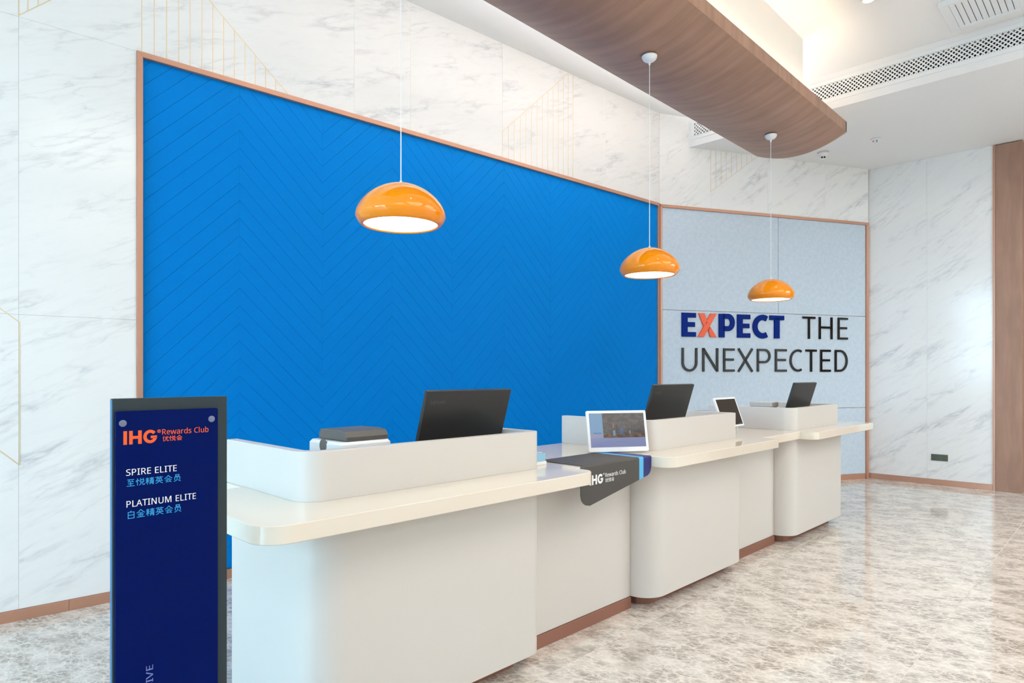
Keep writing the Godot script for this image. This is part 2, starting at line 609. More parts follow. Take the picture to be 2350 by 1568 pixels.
# ---------------------------------------------------------------- shell
func build_floor() -> void:
	var fl := structure("floor", Transform3D(), "polished grey beige marble floor")
	var mb := MB.new()
	box(mb, Vector3(-6.2, -0.12, -5.4), Vector3(11.6, -0.0008, 9.2))
	put(mb, "joint_bed", M["cream floor grout"], fl)
	var z := -0.775 - 1.2 * 4
	var row := 0
	while z < 9.0:
		var x := -6.2 - (1.2 if row % 2 else 0.0) + 0.35
		while x < 11.6:
			var t := MB.new()
			var a := Vector3(maxf(x, -6.2) + 0.001, -0.02, maxf(z, -5.4) + 0.001)
			var b := Vector3(minf(x + 2.4, 11.6) - 0.001, 0.0, minf(z + 1.2, 9.2) - 0.001)
			if b.x - a.x > 0.02 and b.z - a.z > 0.02:
				# streaks run towards the back wall, turned a little
				var off := Vector2(rng.randf(), rng.randf())
				var c := cos(deg_to_rad(17.0))
				var s := sin(deg_to_rad(17.0))
				var uv := func(p: Vector3) -> Vector2: return Vector2((p.x * c - p.z * s) / 1.5, (p.x * s + p.z * c) / 2.4) + off
				var ch := 0.0006
				var lo := Vector3(a.x + ch, 0, a.z + ch)
				var hi := Vector3(b.x - ch, 0, b.z - ch)
				var p := [Vector3(lo.x, 0, lo.z), Vector3(hi.x, 0, lo.z), Vector3(hi.x, 0, hi.z), Vector3(lo.x, 0, hi.z)]
				t.quad(p[0], p[1], p[2], p[3], UPV, [uv.call(p[0]), uv.call(p[1]), uv.call(p[2]), uv.call(p[3])])
				var o := [Vector3(a.x, -ch, a.z), Vector3(b.x, -ch, a.z), Vector3(b.x, -ch, b.z), Vector3(a.x, -ch, b.z)]
				var ns := [Vector3(0, 1, -1), Vector3(1, 1, 0), Vector3(0, 1, 1), Vector3(-1, 1, 0)]
				for k in 4:
					var j := (k + 1) % 4
					t.quad(p[k], p[j], o[j], o[k], ns[k].normalized(), [uv.call(p[k]), uv.call(p[j]), uv.call(o[j]), uv.call(o[k])])
					var dn := Vector3(ns[k].x, 0, ns[k].z)
					t.quad(o[k], o[j], o[j] - UPV * 0.018, o[k] - UPV * 0.018, dn, [uv.call(o[k]), uv.call(o[j]), uv.call(o[j]), uv.call(o[k])])
				put(t, "marble_tile", M["polished web-veined floor marble"], fl)
			x += 2.4
		z += 1.2
		row += 1


func build_ceiling() -> void:
	var c := structure("ceiling", Transform3D(), "white plaster ceiling with a lower grey soffit")
	var mb := MB.new()
	box(mb, Vector3(-6.2, CEIL_Y, -5.4), Vector3(7.19, CEIL_Y + 0.15, 9.2))
	put(mb, "upper_ceiling", M["white ceiling paint"], c)
	mb = MB.new()
	box(mb, Vector3(7.09, SOFFIT_Y, -5.0), Vector3(11.6, SOFFIT_Y + 0.1, 9.2))
	put(mb, "soffit", M["white ceiling paint"], c)
	# upright face between soffit and upper ceiling, with the long slot of the air grille left open
	mb = MB.new()
	box(mb, Vector3(7.09, SOFFIT_Y + 0.1, -5.0), Vector3(7.16, 4.255, 9.2))
	box(mb, Vector3(7.09, 4.405, -5.0), Vector3(7.16, CEIL_Y, 9.2))
	box(mb, Vector3(7.09, 4.255, -5.0), Vector3(7.16, 4.405, -3.816))
	box(mb, Vector3(7.09, 4.255, 3.2), Vector3(7.16, 4.405, 9.2))
	put(mb, "fascia", M["white ceiling paint"], c)
	mb = MB.new()
	# hollow air duct behind the grille: back wall and cover, open towards the slot
	box(mb, Vector3(7.75, SOFFIT_Y + 0.1, -5.0), Vector3(11.6, CEIL_Y + 0.15, 9.2))
	box(mb, Vector3(7.19, CEIL_Y, -5.0), Vector3(7.75, CEIL_Y + 0.15, 9.2))
	put(mb, "air_duct", M["galvanised duct"], c)
	# plaster box that the wooden canopy hangs from
	mb = MB.new()
	box(mb, Vector3(1.95, 3.86, -2.95), Vector3(6.172, CEIL_Y, -2.225))
	put(mb, "bulkhead", M["white ceiling paint"], c)

	# air grille: white rim and a diamond lattice over the dark slot
	var g := thing("air_grille", "long white diamond lattice air grille along the ceiling step", "grille", Transform3D(Basis(Vector3(0, 0, 1), UPV, Vector3(-1, 0, 0)), Vector3(7.09, 0, 0)))
	mb = MB.new()
	var z0 := -3.816
	var z1 := 3.2
	box(mb, Vector3(z0 - 0.045, 4.405, 0.0004), Vector3(z1 + 0.045, 4.448, 0.008), 0.002)
	box(mb, Vector3(z0 - 0.045, 4.212, 0.0004), Vector3(z1 + 0.045, 4.255, 0.008), 0.002)
	box(mb, Vector3(z0 - 0.045, 4.255, 0.0004), Vector3(z0, 4.405, 0.008), 0.002)
	box(mb, Vector3(z1, 4.255, 0.0004), Vector3(z1 + 0.045, 4.405, 0.008), 0.002)
	put(mb, "rim", M["white enamel"], g)
	mb = MB.new()
	var pitch := 0.04
	var hh := 0.15
	var q := z0 - hh
	while q < z1:
		for dirn in 2:
			var a := Vector2(q, 4.255 if dirn == 0 else 4.405)
			var b := Vector2(q + hh, 4.405 if dirn == 0 else 4.255)
			var ta := clampf((z0 - a.x) / hh, 0.0, 1.0)
			var tb := clampf((z1 - a.x) / hh, 0.0, 1.0)
			if tb > ta:
				var aa := a.lerp(b, ta)
				var bb := a.lerp(b, tb)
				stroke(mb, PackedVector2Array([aa, bb]), 0.0115, 0.0006 if dirn == 0 else 0.0036, 0.0034 if dirn == 0 else 0.0064)
		q += pitch
	var lat := put(mb, "lattice", M["white enamel"], g)
	lat.set_meta("kind", "stuff")


func frame_of(p: Vector2, q: Vector2) -> Transform3D:
	var u := Vector3(q.x - p.x, 0, q.y - p.y).normalized()
	return Transform3D(Basis(u, UPV, u.cross(UPV)), Vector3(p.x, 0, p.y))


# one marble slab in a wall's own frame, veins rising at the angle given
func slab(parent: Node, s0: float, s1: float, h0: float, h1: float, ang: float, off: Vector2, scl := 1.0) -> void:
	var mb := MB.new()
	var gap := 0.0004
	var r := Transform2D(0, Vector2.ZERO)
	var c := cos(deg_to_rad(ang))
	var s := sin(deg_to_rad(ang))
	# (s, h) -> along the vein and across it
	r = Transform2D(Vector2(c / (4.6 * scl), -s / (1.0 * scl)), Vector2(s / (4.6 * scl), c / (1.0 * scl)), off)
	prism(mb, PackedVector2Array([Vector2(s0 + gap, h0 + gap), Vector2(s1 - gap, h0 + gap), Vector2(s1 - gap, h1 - gap), Vector2(s0 + gap, h1 - gap)]), -0.018, 0.0, 0.0005, Transform3D(), false, r)
	put(mb, "marble_slab", M["polished white marble"], parent)


func inlay(parent: Node, a: Vector2, b: Vector2, w := 0.006) -> void:
	var mb := MB.new()
	stroke(mb, PackedVector2Array([a, b]), w, -0.004, 0.0012)
	put(mb, "brass_inlay", M["brass inlay"], parent)


func build_back_wall() -> void:
	var x := frame_of(Vector2(1.272, -4.512), Vector2(6.741, -4.085))
	var w := structure("wall_back", x, "white marble wall round the blue panel")
	var mb := MB.new()
	box(mb, Vector3(-8.2, 0.0, -0.2), Vector3(5.6, CEIL_Y + 0.1, -0.03))
	put(mb, "backing", M["white ceiling paint"], w)
	var top := 3.426
	# left of the blue panel
	var left := [-8.0, -6.6, -5.4, -4.2, -3.0, -1.8, -0.589, 0.0]
	for i in left.size() - 1:
		var o := Vector2(rng.randf(), rng.randf())
		for h in [[0.064, 1.737], [1.737, top], [top, CEIL_Y]]:
			slab(w, left[i], 0.029 if h[0] == top and i == left.size() - 2 else left[i + 1], h[0], h[1], 24.0, o + Vector2(0.0, rng.randf() * 0.1))
	# above it
	var up := [0.029, 1.5, 2.015, 3.025, 3.988, 4.507, 5.485]
	var offs := [Vector2(0.1, 0.62), Vector2(0.43, 0.15), Vector2(0.72, 0.4), Vector2(0.2, 0.85), Vector2(0.55, 0.3), Vector2(0.9, 0.7), Vector2(0.33, 0.05)]
	for i in up.size() - 1:
		slab(w, up[i], up[i + 1], top, CEIL_Y, 20.0, offs[i])
	# brass inlays: fans of upright lines under sloping ones
	for s in [0.029, 0.1, 0.171, 0.243, 0.311, 0.384, 0.453, 0.523, 0.594, 0.665, 0.736, 0.808, 0.879]:
		inlay(w, Vector2(s, top), Vector2(s, minf(CEIL_Y, 3.911 + (0.43 - s) * 0.883)))
	inlay(w, Vector2(0.029, CEIL_Y - 0.235), Vector2(0.968, 3.436))
	for k in 12:
		var s := 3.025 + 0.0745 * k
		if k == 11:
			s = 3.844
		inlay(w, Vector2(s, top), Vector2(s, 3.672 + (s - 3.025) * 0.922))
	inlay(w, Vector2(3.025, 3.672), Vector2(3.916, 4.494))
	inlay(w, Vector2(3.916, top), Vector2(3.916, 4.494))
	inlay(w, Vector2(3.988, top), Vector2(3.988, 4.494))
	for s in [-0.589, -0.547, -0.5, -0.45, -0.4]:
		inlay(w, Vector2(s, 3.431 + (s + 0.591) * 0.98), Vector2(s, CEIL_Y - 0.02))
	inlay(w, Vector2(-0.591, 3.431), Vector2(0.02, 4.03))
	inlay(w, Vector2(-0.585, 1.692), Vector2(-0.585, 0.881))
	inlay(w, Vector2(-0.585, 1.692), Vector2(-1.35, 2.34))
	inlay(w, Vector2(-0.585, 0.881), Vector2(-1.35, 1.65))

	# blue chevron panel in its copper frame
	var b := thing("chevron_wall_panel", "large blue panel of chevron planks in a thin copper frame", "wall panel", x)
	var fw := 0.034
	mb = MB.new()
	box(mb, Vector3(0.001, 0.064, -0.03), Vector3(5.484, top - 0.001, -0.018))
	put(mb, "backing_board", M["blue lacquer"], b)
	var s0 := fw
	var s1 := 5.452
	var edges := [s0, 0.632, 1.24, 1.844, 2.445, 3.052, 3.662, 4.272, 4.867, s1]
	var pv := 0.1215
	for col in edges.size() - 1:
		var a: float = edges[col]
		var c: float = edges[col + 1]
		var rect := PackedVector2Array([Vector2(a, 0.066), Vector2(c, 0.066), Vector2(c, top - fw), Vector2(a, top - fw)])
		var rise := (0.608 if col > 0 else c - a) * (1.0 if col % 2 == 0 else -1.0)
		# grooves meet at the column edges; 3.329 is one of them at the first ridge
		var ridge := col % 2 == 0   # rises to its right-hand edge
		var anchor_x := c if ridge else a
		for k in range(-24, 36):
			var y0 := 3.329 - 0.1215 * 26 + pv * k
			var pl := PackedVector2Array()
			var fy := func(px: float, y: float) -> float: return y + (px - anchor_x) * (1.0 if ridge else -1.0)
			var ga := 0.0005
			pl = PackedVector2Array([Vector2(a, fy.call(a, y0 + ga)), Vector2(c, fy.call(c, y0 + ga)), Vector2(c, fy.call(c, y0 + pv - ga)), Vector2(a, fy.call(a, y0 + pv - ga))])
			for piece in Geometry2D.intersect_polygons(pl, rect):
				var area := 0.0
				for i in piece.size():
					area += piece[i].cross(piece[(i + 1) % piece.size()])
				if absf(area) < 0.0012:
					continue
				mb = MB.new()
				prism(mb, piece, -0.018, -0.008, 0.0008)
				put(mb, "plank", M["blue lacquer"], b)
	mb = MB.new()
	prism(mb, PackedVector2Array([Vector2(0, 0.064), Vector2(fw, 0.064), Vector2(fw, top - fw), Vector2(0, top)]), -0.018, 0.016, 0.001)
	put(mb, "frame_strip", M["rose copper"], b)
	mb = MB.new()
	prism(mb, PackedVector2Array([Vector2(0, top), Vector2(fw, top - fw), Vector2(s1, top - fw), Vector2(5.484, top)]), -0.018, 0.016, 0.001)
	put(mb, "frame_strip", M["rose copper"], b)
	mb = MB.new()
	prism(mb, PackedVector2Array([Vector2(s1, 0.064), Vector2(5.48, 0.064), Vector2(5.48, top - 0.004), Vector2(s1, top - fw)]), -0.018, 0.01, 0.001)
	put(mb, "frame_strip", M["rose copper"], b)

	var bb := structure("baseboard_back", x, "copper skirting along the marble wall")
	for q in [[-8.0, -4.0], [-4.0, -0.352], [-0.352, 2.6], [2.6, 5.47]]:
		mb = MB.new()
		box(mb, Vector3(q[0] + 0.0006, 0.0, -0.02), Vector3(q[1] - 0.0006, 0.063, 0.008), 0.001)
		put(mb, "skirting_length", M["rose copper"], bb)


func build_felt_wall() -> void:
	var x := frame_of(Vector2(6.741, -4.085), Vector2(9.52, -2.586))
	var w := structure("wall_corner", x, "slanted wall with marble above grey felt")
	var mb := MB.new()
	var L := 3.158
	box(mb, Vector3(-0.02, 0.0, -0.2), Vector3(L + 0.1, CEIL_Y + 0.1, -0.03))
	put(mb, "backing", M["white ceiling paint"], w)
	var top := 3.417
	var xs := [0.0, 0.709, 1.546, 2.446, L]
	for i in 4:
		slab(w, xs[i], xs[i + 1], top, CEIL_Y, 34.0, Vector2(rng.randf(), rng.randf()))
	for k in 11:
		var s := 0.709 + 0.0745 * k
		inlay(w, Vector2(s, 3.628 + (s - 0.709) * 0.74), Vector2(s, SOFFIT_Y))
	inlay(w, Vector2(0.709, 3.628), Vector2(1.4, 4.134))

	var p := thing("felt_wall_panel", "pale blue grey felt panels in a copper frame behind the slogan", "wall panel", x)
	mb = MB.new()
	box(mb, Vector3(0.001, 0.07, -0.03), Vector3(L - 0.004, top - 0.001, -0.014))
	put(mb, "backing_board", M["rose copper"], p)
	for q in [[0.034, 1.7035, 2.1665, 3.383], [1.7085, 3.111, 2.1665, 3.383], [0.034, 3.111, 0.9515, 2.1615], [0.034, 3.111, 0.07, 0.9465]]:
		mb = MB.new()
		prism(mb, PackedVector2Array([Vector2(q[0], q[2]), Vector2(q[1], q[2]), Vector2(q[1], q[3]), Vector2(q[0], q[3])]), -0.014, 0.0, 0.002, Transform3D(), false, Transform2D(0, Vector2.ONE * 1.15, 0, Vector2(q[0], q[2])))
		put(mb, "felt_panel", M["pale blue grey felt"], p)
	mb = MB.new()
	prism(mb, PackedVector2Array([Vector2(0.006, 0.07), Vector2(0.034, 0.07), Vector2(0.034, top - 0.034), Vector2(0.006, top - 0.006)]), -0.014, 0.012, 0.001)
	put(mb, "frame_strip", M["rose copper"], p)
	mb = MB.new()
	prism(mb, PackedVector2Array([Vector2(0.004, top), Vector2(0.034, top - 0.034), Vector2(3.111, top - 0.034), Vector2(3.152, top)]), -0.014, 0.018, 0.001)
	put(mb, "frame_strip", M["rose copper"], p)
	mb = MB.new()
	prism(mb, PackedVector2Array([Vector2(3.111, 0.0), Vector2(3.152, 0.0), Vector2(3.152, top), Vector2(3.111, top - 0.034)]), -0.014, 0.018, 0.001)
	put(mb, "frame_strip", M["rose copper"], p)
	var bb := structure("baseboard_corner", x, "copper skirting under the felt panels")
	mb = MB.new()
	box(mb, Vector3(0.01, 0.0, -0.02), Vector3(3.11, 0.069, 0.006), 0.001)
	put(mb, "skirting_length", M["rose copper"], bb)
	build_slogan(x)


# letters as strokes on a unit height; returns polylines, x already spread over [0, w]
func light_letter(ch: String, w: float, h: float, st: float) -> Array:
	var a := st / 2.0
	var l := a
	var r := w - a
	var t := h - a
	match ch:
		"T": return [[Vector2(0, t), Vector2(w, t)], [Vector2(w / 2, t), Vector2(w / 2, 0)]]
		"H": return [[Vector2(l, 0), Vector2(l, h)], [Vector2(r, 0), Vector2(r, h)], [Vector2(l, h * 0.53), Vector2(r, h * 0.53)]]
		"E": return [[Vector2(w, t), Vector2(l, t), Vector2(l, a), Vector2(w, a)], [Vector2(l, h * 0.52), Vector2(w * 0.92, h * 0.52)]]
		"U": return [Array(PackedVector2Array([Vector2(l, h)])) + Array(arc(Vector2(w / 2, a + (w / 2 - a)), w / 2 - a, w / 2 - a, 180, 360, 14)) + [Vector2(r, h)]]
		"N": return [[Vector2(l, 0), Vector2(l, h)], [Vector2(r, 0), Vector2(r, h)], [Vector2(l, h - a * 0.6), Vector2(r, a * 0.6)]]
		"X": return [[Vector2(a * 0.6, 0), Vector2(w - a * 0.6, h)], [Vector2(a * 0.6, h), Vector2(w - a * 0.6, 0)]]
		"P":
			var ry := (t - h * 0.42) / 2.0
			return [[Vector2(l, 0), Vector2(l, t), Vector2(r - ry, t)] + Array(arc(Vector2(r - ry, t - ry), ry, ry, 90, -90, 12)) + [Vector2(l, h * 0.42)]]
		"C":
			var rx := (w - a - l) / 1.47
			return [Array(arc(Vector2(l + rx, h / 2), rx, h / 2 - a, 62, 298, 20))]
		"D":
			return [[Vector2(w * 0.4, a), Vector2(l, a), Vector2(l, t), Vector2(w * 0.4, t)] + Array(arc(Vector2(w * 0.4, h / 2), r - w * 0.4, h / 2 - a, 90, -90, 18))]
	return []


func build_slogan(x: Transform3D) -> void:
	var sg := thing("slogan_letters", "raised slogan lettering in navy, orange and black on grey felt", "lettering", x)
	var y0 := 1.848
	var h := 0.288
	var z0 := 0.0005
	var z1 := 0.02
	var bold := func(ch: String, a: float, b: float) -> void:
		var w := b - a
		var t := Transform3D(Basis(), Vector3(a, y0, 0))
		var mb := MB.new()
		var sv := 0.078
		var sh := 0.056
		var m := "royal blue letter"
		match ch:
			"E":
				prism(mb, PackedVector2Array([Vector2(0, 0), Vector2(w, 0), Vector2(w, sh), Vector2(sv, sh), Vector2(sv, h * 0.5 - sh / 2 + 0.004), Vector2(w * 0.93, h * 0.5 - sh / 2 + 0.004), Vector2(w * 0.93, h * 0.5 + sh / 2 + 0.004), Vector2(sv, h * 0.5 + sh / 2 + 0.004), Vector2(sv, h - sh), Vector2(w, h - sh), Vector2(w, h), Vector2(0, h)]), z0, z1, 0.003, t)
			"P":
				stroke(mb, PackedVector2Array([Vector2(sv / 2, 0), Vector2(sv / 2, h)]), sv, z0, z1, t)
				var ry := (h - 0.08 - sh) / 2.0
				stroke(mb, PackedVector2Array([Vector2(sv * 0.6, h - sh / 2), Vector2(w - ry - 0.02, h - sh / 2)]) + arc(Vector2(w - ry - 0.02, h - sh / 2 - ry), ry - 0.012, ry, 90, -90, 14) + PackedVector2Array([Vector2(sv * 0.6, h - sh / 2 - 2 * ry)]), 0.06, z0, z1, t)
			"C":
				stroke(mb, arc(Vector2(w * 0.66, h / 2), w * 0.66 - 0.036, h / 2 - sh / 2, 58, 302, 24), 0.066, z0, z1 , t)
			"T":
				stroke(mb, PackedVector2Array([Vector2(0, h - sh / 2), Vector2(w, h - sh / 2)]), sh, z0, z1, t)
				stroke(mb, PackedVector2Array([Vector2(w / 2, 0), Vector2(w / 2, h - sh * 0.5)]), sv, z0, z1, t)
			"X":
				m = "vermilion letter"
				prism(mb, PackedVector2Array([Vector2(0, 0), Vector2(0.085, 0), Vector2(w, h), Vector2(w - 0.085, h)]), z0, z1, 0.002, t)
				prism(mb, PackedVector2Array([Vector2(0.01, h), Vector2(0.093, h), Vector2(w * 0.5 + 0.005, h * 0.6), Vector2(w * 0.5 - 0.055, h * 0.46)]), z0, z1, 0.002, t)
				prism(mb, PackedVector2Array([Vector2(w * 0.66, h * 0.43), Vector2(w * 0.56, h * 0.27), Vector2(w - 0.088, 0), Vector2(w, 0), Vector2(w * 0.72, h * 0.36)]), z0, z1, 0.002, t)
		put(mb, "letter", M[m], sg)
	for q in [["E", 0.298, 0.492], ["X", 0.518, 0.783], ["P", 0.819, 1.046], ["E", 1.084, 1.275], ["C", 1.31, 1.537], ["T", 1.566, 1.783]]:
		bold.call(q[0], q[1], q[2])
	for q in [["T", 2.077, 2.276, 0], ["H", 2.336, 2.553, 0], ["E", 2.642, 2.805, 0], ["U", 0.298, 0.514, 1], ["N", 0.586, 0.809, 1], ["E", 0.883, 1.046, 1], ["X", 1.095, 1.316, 1], ["P", 1.378, 1.581, 1], ["E", 1.651, 1.828, 1], ["C", 1.875, 2.071, 1], ["T", 2.123, 2.298, 1], ["E", 2.358, 2.524, 1], ["D", 2.594, 2.802, 1]]:
		var mb := MB.new()
		for pl in light_letter(q[0], q[2] - q[1], 0.287, 0.0275):
			stroke(mb, PackedVector2Array(pl), 0.0275, z0, z1 - 0.004, Transform3D(Basis(), Vector3(q[1], 1.426 if q[3] == 1 else 1.85, 0)))
		put(mb, "letter", M["black mirror letter"], sg)


func build_right_wall() -> void:
	var x := Transform3D(Basis(Vector3(0, 0, 1), UPV, Vector3(-1, 0, 0)), Vector3(9.56, 0, 0))
	var w := structure("wall_right", x, "white marble wall beside the wooden portal")
	var mb := MB.new()
	box(mb, Vector3(-2.9, 0.0, -0.2), Vector3(-1.0, CEIL_Y, -0.03))
	put(mb, "backing", M["white ceiling paint"], w)
	slab(w, -2.605, -1.92, 0.07, SOFFIT_Y, 33.0, Vector2(0.31, 0.17))
	slab(w, -1.92, -1.243, 0.07, SOFFIT_Y, 33.0, Vector2(0.27, 0.21))
	mb = MB.new()
	box(mb, Vector3(-1.242, 0.0, -0.02), Vector3(-1.217, SOFFIT_Y - 0.004, 0.012), 0.001)
	put(mb, "copper_edge", M["rose copper"], w)
	# wooden portal: face panel, return into the passage, and the passage's end
	var d := structure("door_1", Transform3D(), "walnut clad passage opening")
	mb = MB.new()
	box(mb, Vector3(9.545, 0.0, -1.216), Vector3(9.62, SOFFIT_Y - 0.012, -0.962), 0.002, Transform3D(), 0.55, Vector2(0.2, 0.1))
	put(mb, "portal_face", M["stained walnut veneer"], d)
	mb = MB.new()
	box(mb, Vector3(9.62, 0.0, -1.05), Vector3(11.4, SOFFIT_Y, -0.964), 0.0, Transform3D(), 0.55)
	put(mb, "portal_return", M["stained walnut veneer"], d)
	mb = MB.new()
	box(mb, Vector3(11.4, 0.0, -1.2), Vector3(11.5, SOFFIT_Y, 2.0), 0.0, Transform3D(), 0.55)
	put(mb, "passage_end", M["stained walnut veneer"], d)
	mb = MB.new()
	box(mb, Vector3(9.56, 0.0, 1.6), Vector3(11.4, SOFFIT_Y, 1.7), 0.0, Transform3D(), 0.55)
	put(mb, "portal_return", M["stained walnut veneer"], d)
	mb = MB.new()
	box(mb, Vector3(1.7, 0.0, -0.2), Vector3(9.0, CEIL_Y, -0.03))
	put(mb, "backing", M["white ceiling paint"], w)
	for k in 4:
		slab(w, 1.7 + 1.6 * k, 1.7 + 1.6 * (k + 1), 0.07, SOFFIT_Y, 33.0, Vector2(rng.randf(), rng.randf()))
	var bb := structure("baseboard_right", x, "copper skirting under the marble wall")
	mb = MB.new()
	box(mb, Vector3(-2.605, 0.0, -0.02), Vector3(-1.243, 0.069, 0.008), 0.001)
	put(mb, "skirting_length", M["rose copper"], bb)

	# double socket plate
	var s := thing("wall_socket", "olive bronze double socket plate low on the marble wall", "socket", x)
	for k in 2:
		var c := -1.829 + 0.0895 * k
		mb = MB.new()
		prism(mb, rrect(c - 0.0445, 0.306, c + 0.0445, 0.387, [0.004, 0.004, 0.004, 0.004], 3), 0.0002, 0.009, 0.002)
		var pl := put(mb, "socket_plate", M["olive bronze plate"], s)
		for q in [[-0.012, 0.362, 0.5], [0.012, 0.362, -0.5], [-0.011, 0.332, -0.6], [0.011, 0.332, 0.6], [0.0, 0.325, 0.0]]:
			mb = MB.new()
			stroke(mb, PackedVector2Array([Vector2(c + q[0] - sin(q[2]) * 0.005, q[1] - cos(q[2]) * 0.005), Vector2(c + q[0] + sin(q[2]) * 0.005, q[1] + cos(q[2]) * 0.005)]), 0.0025, 0.009, 0.0094)
			put(mb, "socket_hole", M["socket hole"], pl)


func build_unseen_walls() -> void:
	# wall with the tall windows that light the room, left of the camera
	var w := structure("wall_left", Transform3D(), "white wall with two tall windows")
	var mb := MB.new()
	box(mb, Vector3(-6.0, 0.0, -5.2), Vector3(-5.8, CEIL_Y, -4.2))
	box(mb, Vector3(-6.0, 0.0, -0.4), Vector3(-5.8, CEIL_Y, 9.0))
	box(mb, Vector3(-6.0, 0.0, -4.2), Vector3(-5.8, 0.45, -0.4))
	box(mb, Vector3(-6.0, 3.95, -4.2), Vector3(-5.8, CEIL_Y, -0.4))
	box(mb, Vector3(-6.0, 0.45, -2.38), Vector3(-5.8, 3.95, -2.22))
	put(mb, "masonry", M["white ceiling paint"], w)
	for k in 2:
		var wn := structure("window_%d" % (k + 1), Transform3D(), "tall window with white bars")
		var z0 := -4.2 if k == 0 else -2.22
		var z1 := -2.38 if k == 0 else -0.4
		mb = MB.new()
		for q in [[0.45, 0.5], [3.9, 3.95], [2.75, 2.8]]:
			box(mb, Vector3(-5.93, q[0], z0), Vector3(-5.87, q[1], z1))
		for q in [z0, (z0 + z1) / 2 - 0.025, z1 - 0.05]:
			box(mb, Vector3(-5.93, 0.45, q), Vector3(-5.87, 3.95, q + 0.05))
		put(mb, "window_frame", M["white aluminium"], wn)
		mb = MB.new()
		mb.quad(Vector3(-5.9, 0.45, z0), Vector3(-5.9, 0.45, z1), Vector3(-5.9, 3.95, z1), Vector3(-5.9, 3.95, z0), Vector3(1, 0, 0))
		put(mb, "pane", M["clear window glass"], wn)
	var f := structure("wall_front", Transform3D(), "white wall at the far side of the lobby")
	mb = MB.new()
	box(mb, Vector3(-6.0, 0.0, 9.0), Vector3(11.6, CEIL_Y, 9.2))
	put(mb, "plaster", M["white ceiling paint"], f)
	var g := structure("ground_outside", Transform3D(), "paving outside the windows")
	mb = MB.new()
	box(mb, Vector3(-40.0, -0.3, -30.0), Vector3(-6.2, -0.1, 40.0))
	box(mb, Vector3(-6.2, -0.3, 9.2), Vector3(40.0, -0.1, 40.0))
	put(mb, "paving", M["outdoor paving"], g)


func build_fill_panels() -> void:
	# panels added out of view over lobby and under soffit, as fill light
	for k in 8:
		var c := Vector3(-1.2 + 3.2 * (k % 3), CEIL_Y, 1.2 if k < 3 else 6.4) if k < 6 else Vector3(8.5, SOFFIT_Y, 2.4 + 3.4 * (k - 6))
		var t := thing("added_fill_panel", "added fill light panel out of view over the lobby" if k < 6 else "added fill light panel out of view under the soffit", "fill light", Transform3D(Basis(), c), "added lobby fill panels" if k < 6 else "added soffit fill panels")
		var mb := MB.new()
		for q in [[-1.3, -1.3, 1.3, -1.22], [-1.3, 1.22, 1.3, 1.3], [-1.3, -1.22, -1.22, 1.22], [1.22, -1.22, 1.3, 1.22]]:
			box(mb, Vector3(q[0], -0.06, q[1]), Vector3(q[2], 0.0, q[3]), 0.004)
		put(mb, "frame", M["white enamel"], t)
		mb = MB.new()
		box(mb, Vector3(-1.22, -0.04, -1.22), Vector3(1.22, -0.03, 1.22))
		put(mb, "diffuser", M["glowing fill panel"], t)
		var l := AreaLight3D.new()
		l.name = "fill_panel_light"
		l.area_size = Vector2(2.4, 2.4)
		l.light_color = Color(1.0, 0.97, 0.945) if k < 6 else Color(0.88, 0.96, 1.0)
		l.light_energy = 4.4 if k < 3 else 3.4 if k < 6 else 16.0  # added soffit panels are strongest, to brighten the felt wall end
		l.area_normalize_energy = true
		l.area_range = 30.0
		l.shadow_enabled = true
		l.transform = Transform3D(Basis(Vector3(1, 0, 0), -PI / 2), Vector3(0, -0.07, 0))
		t.add_child(l)


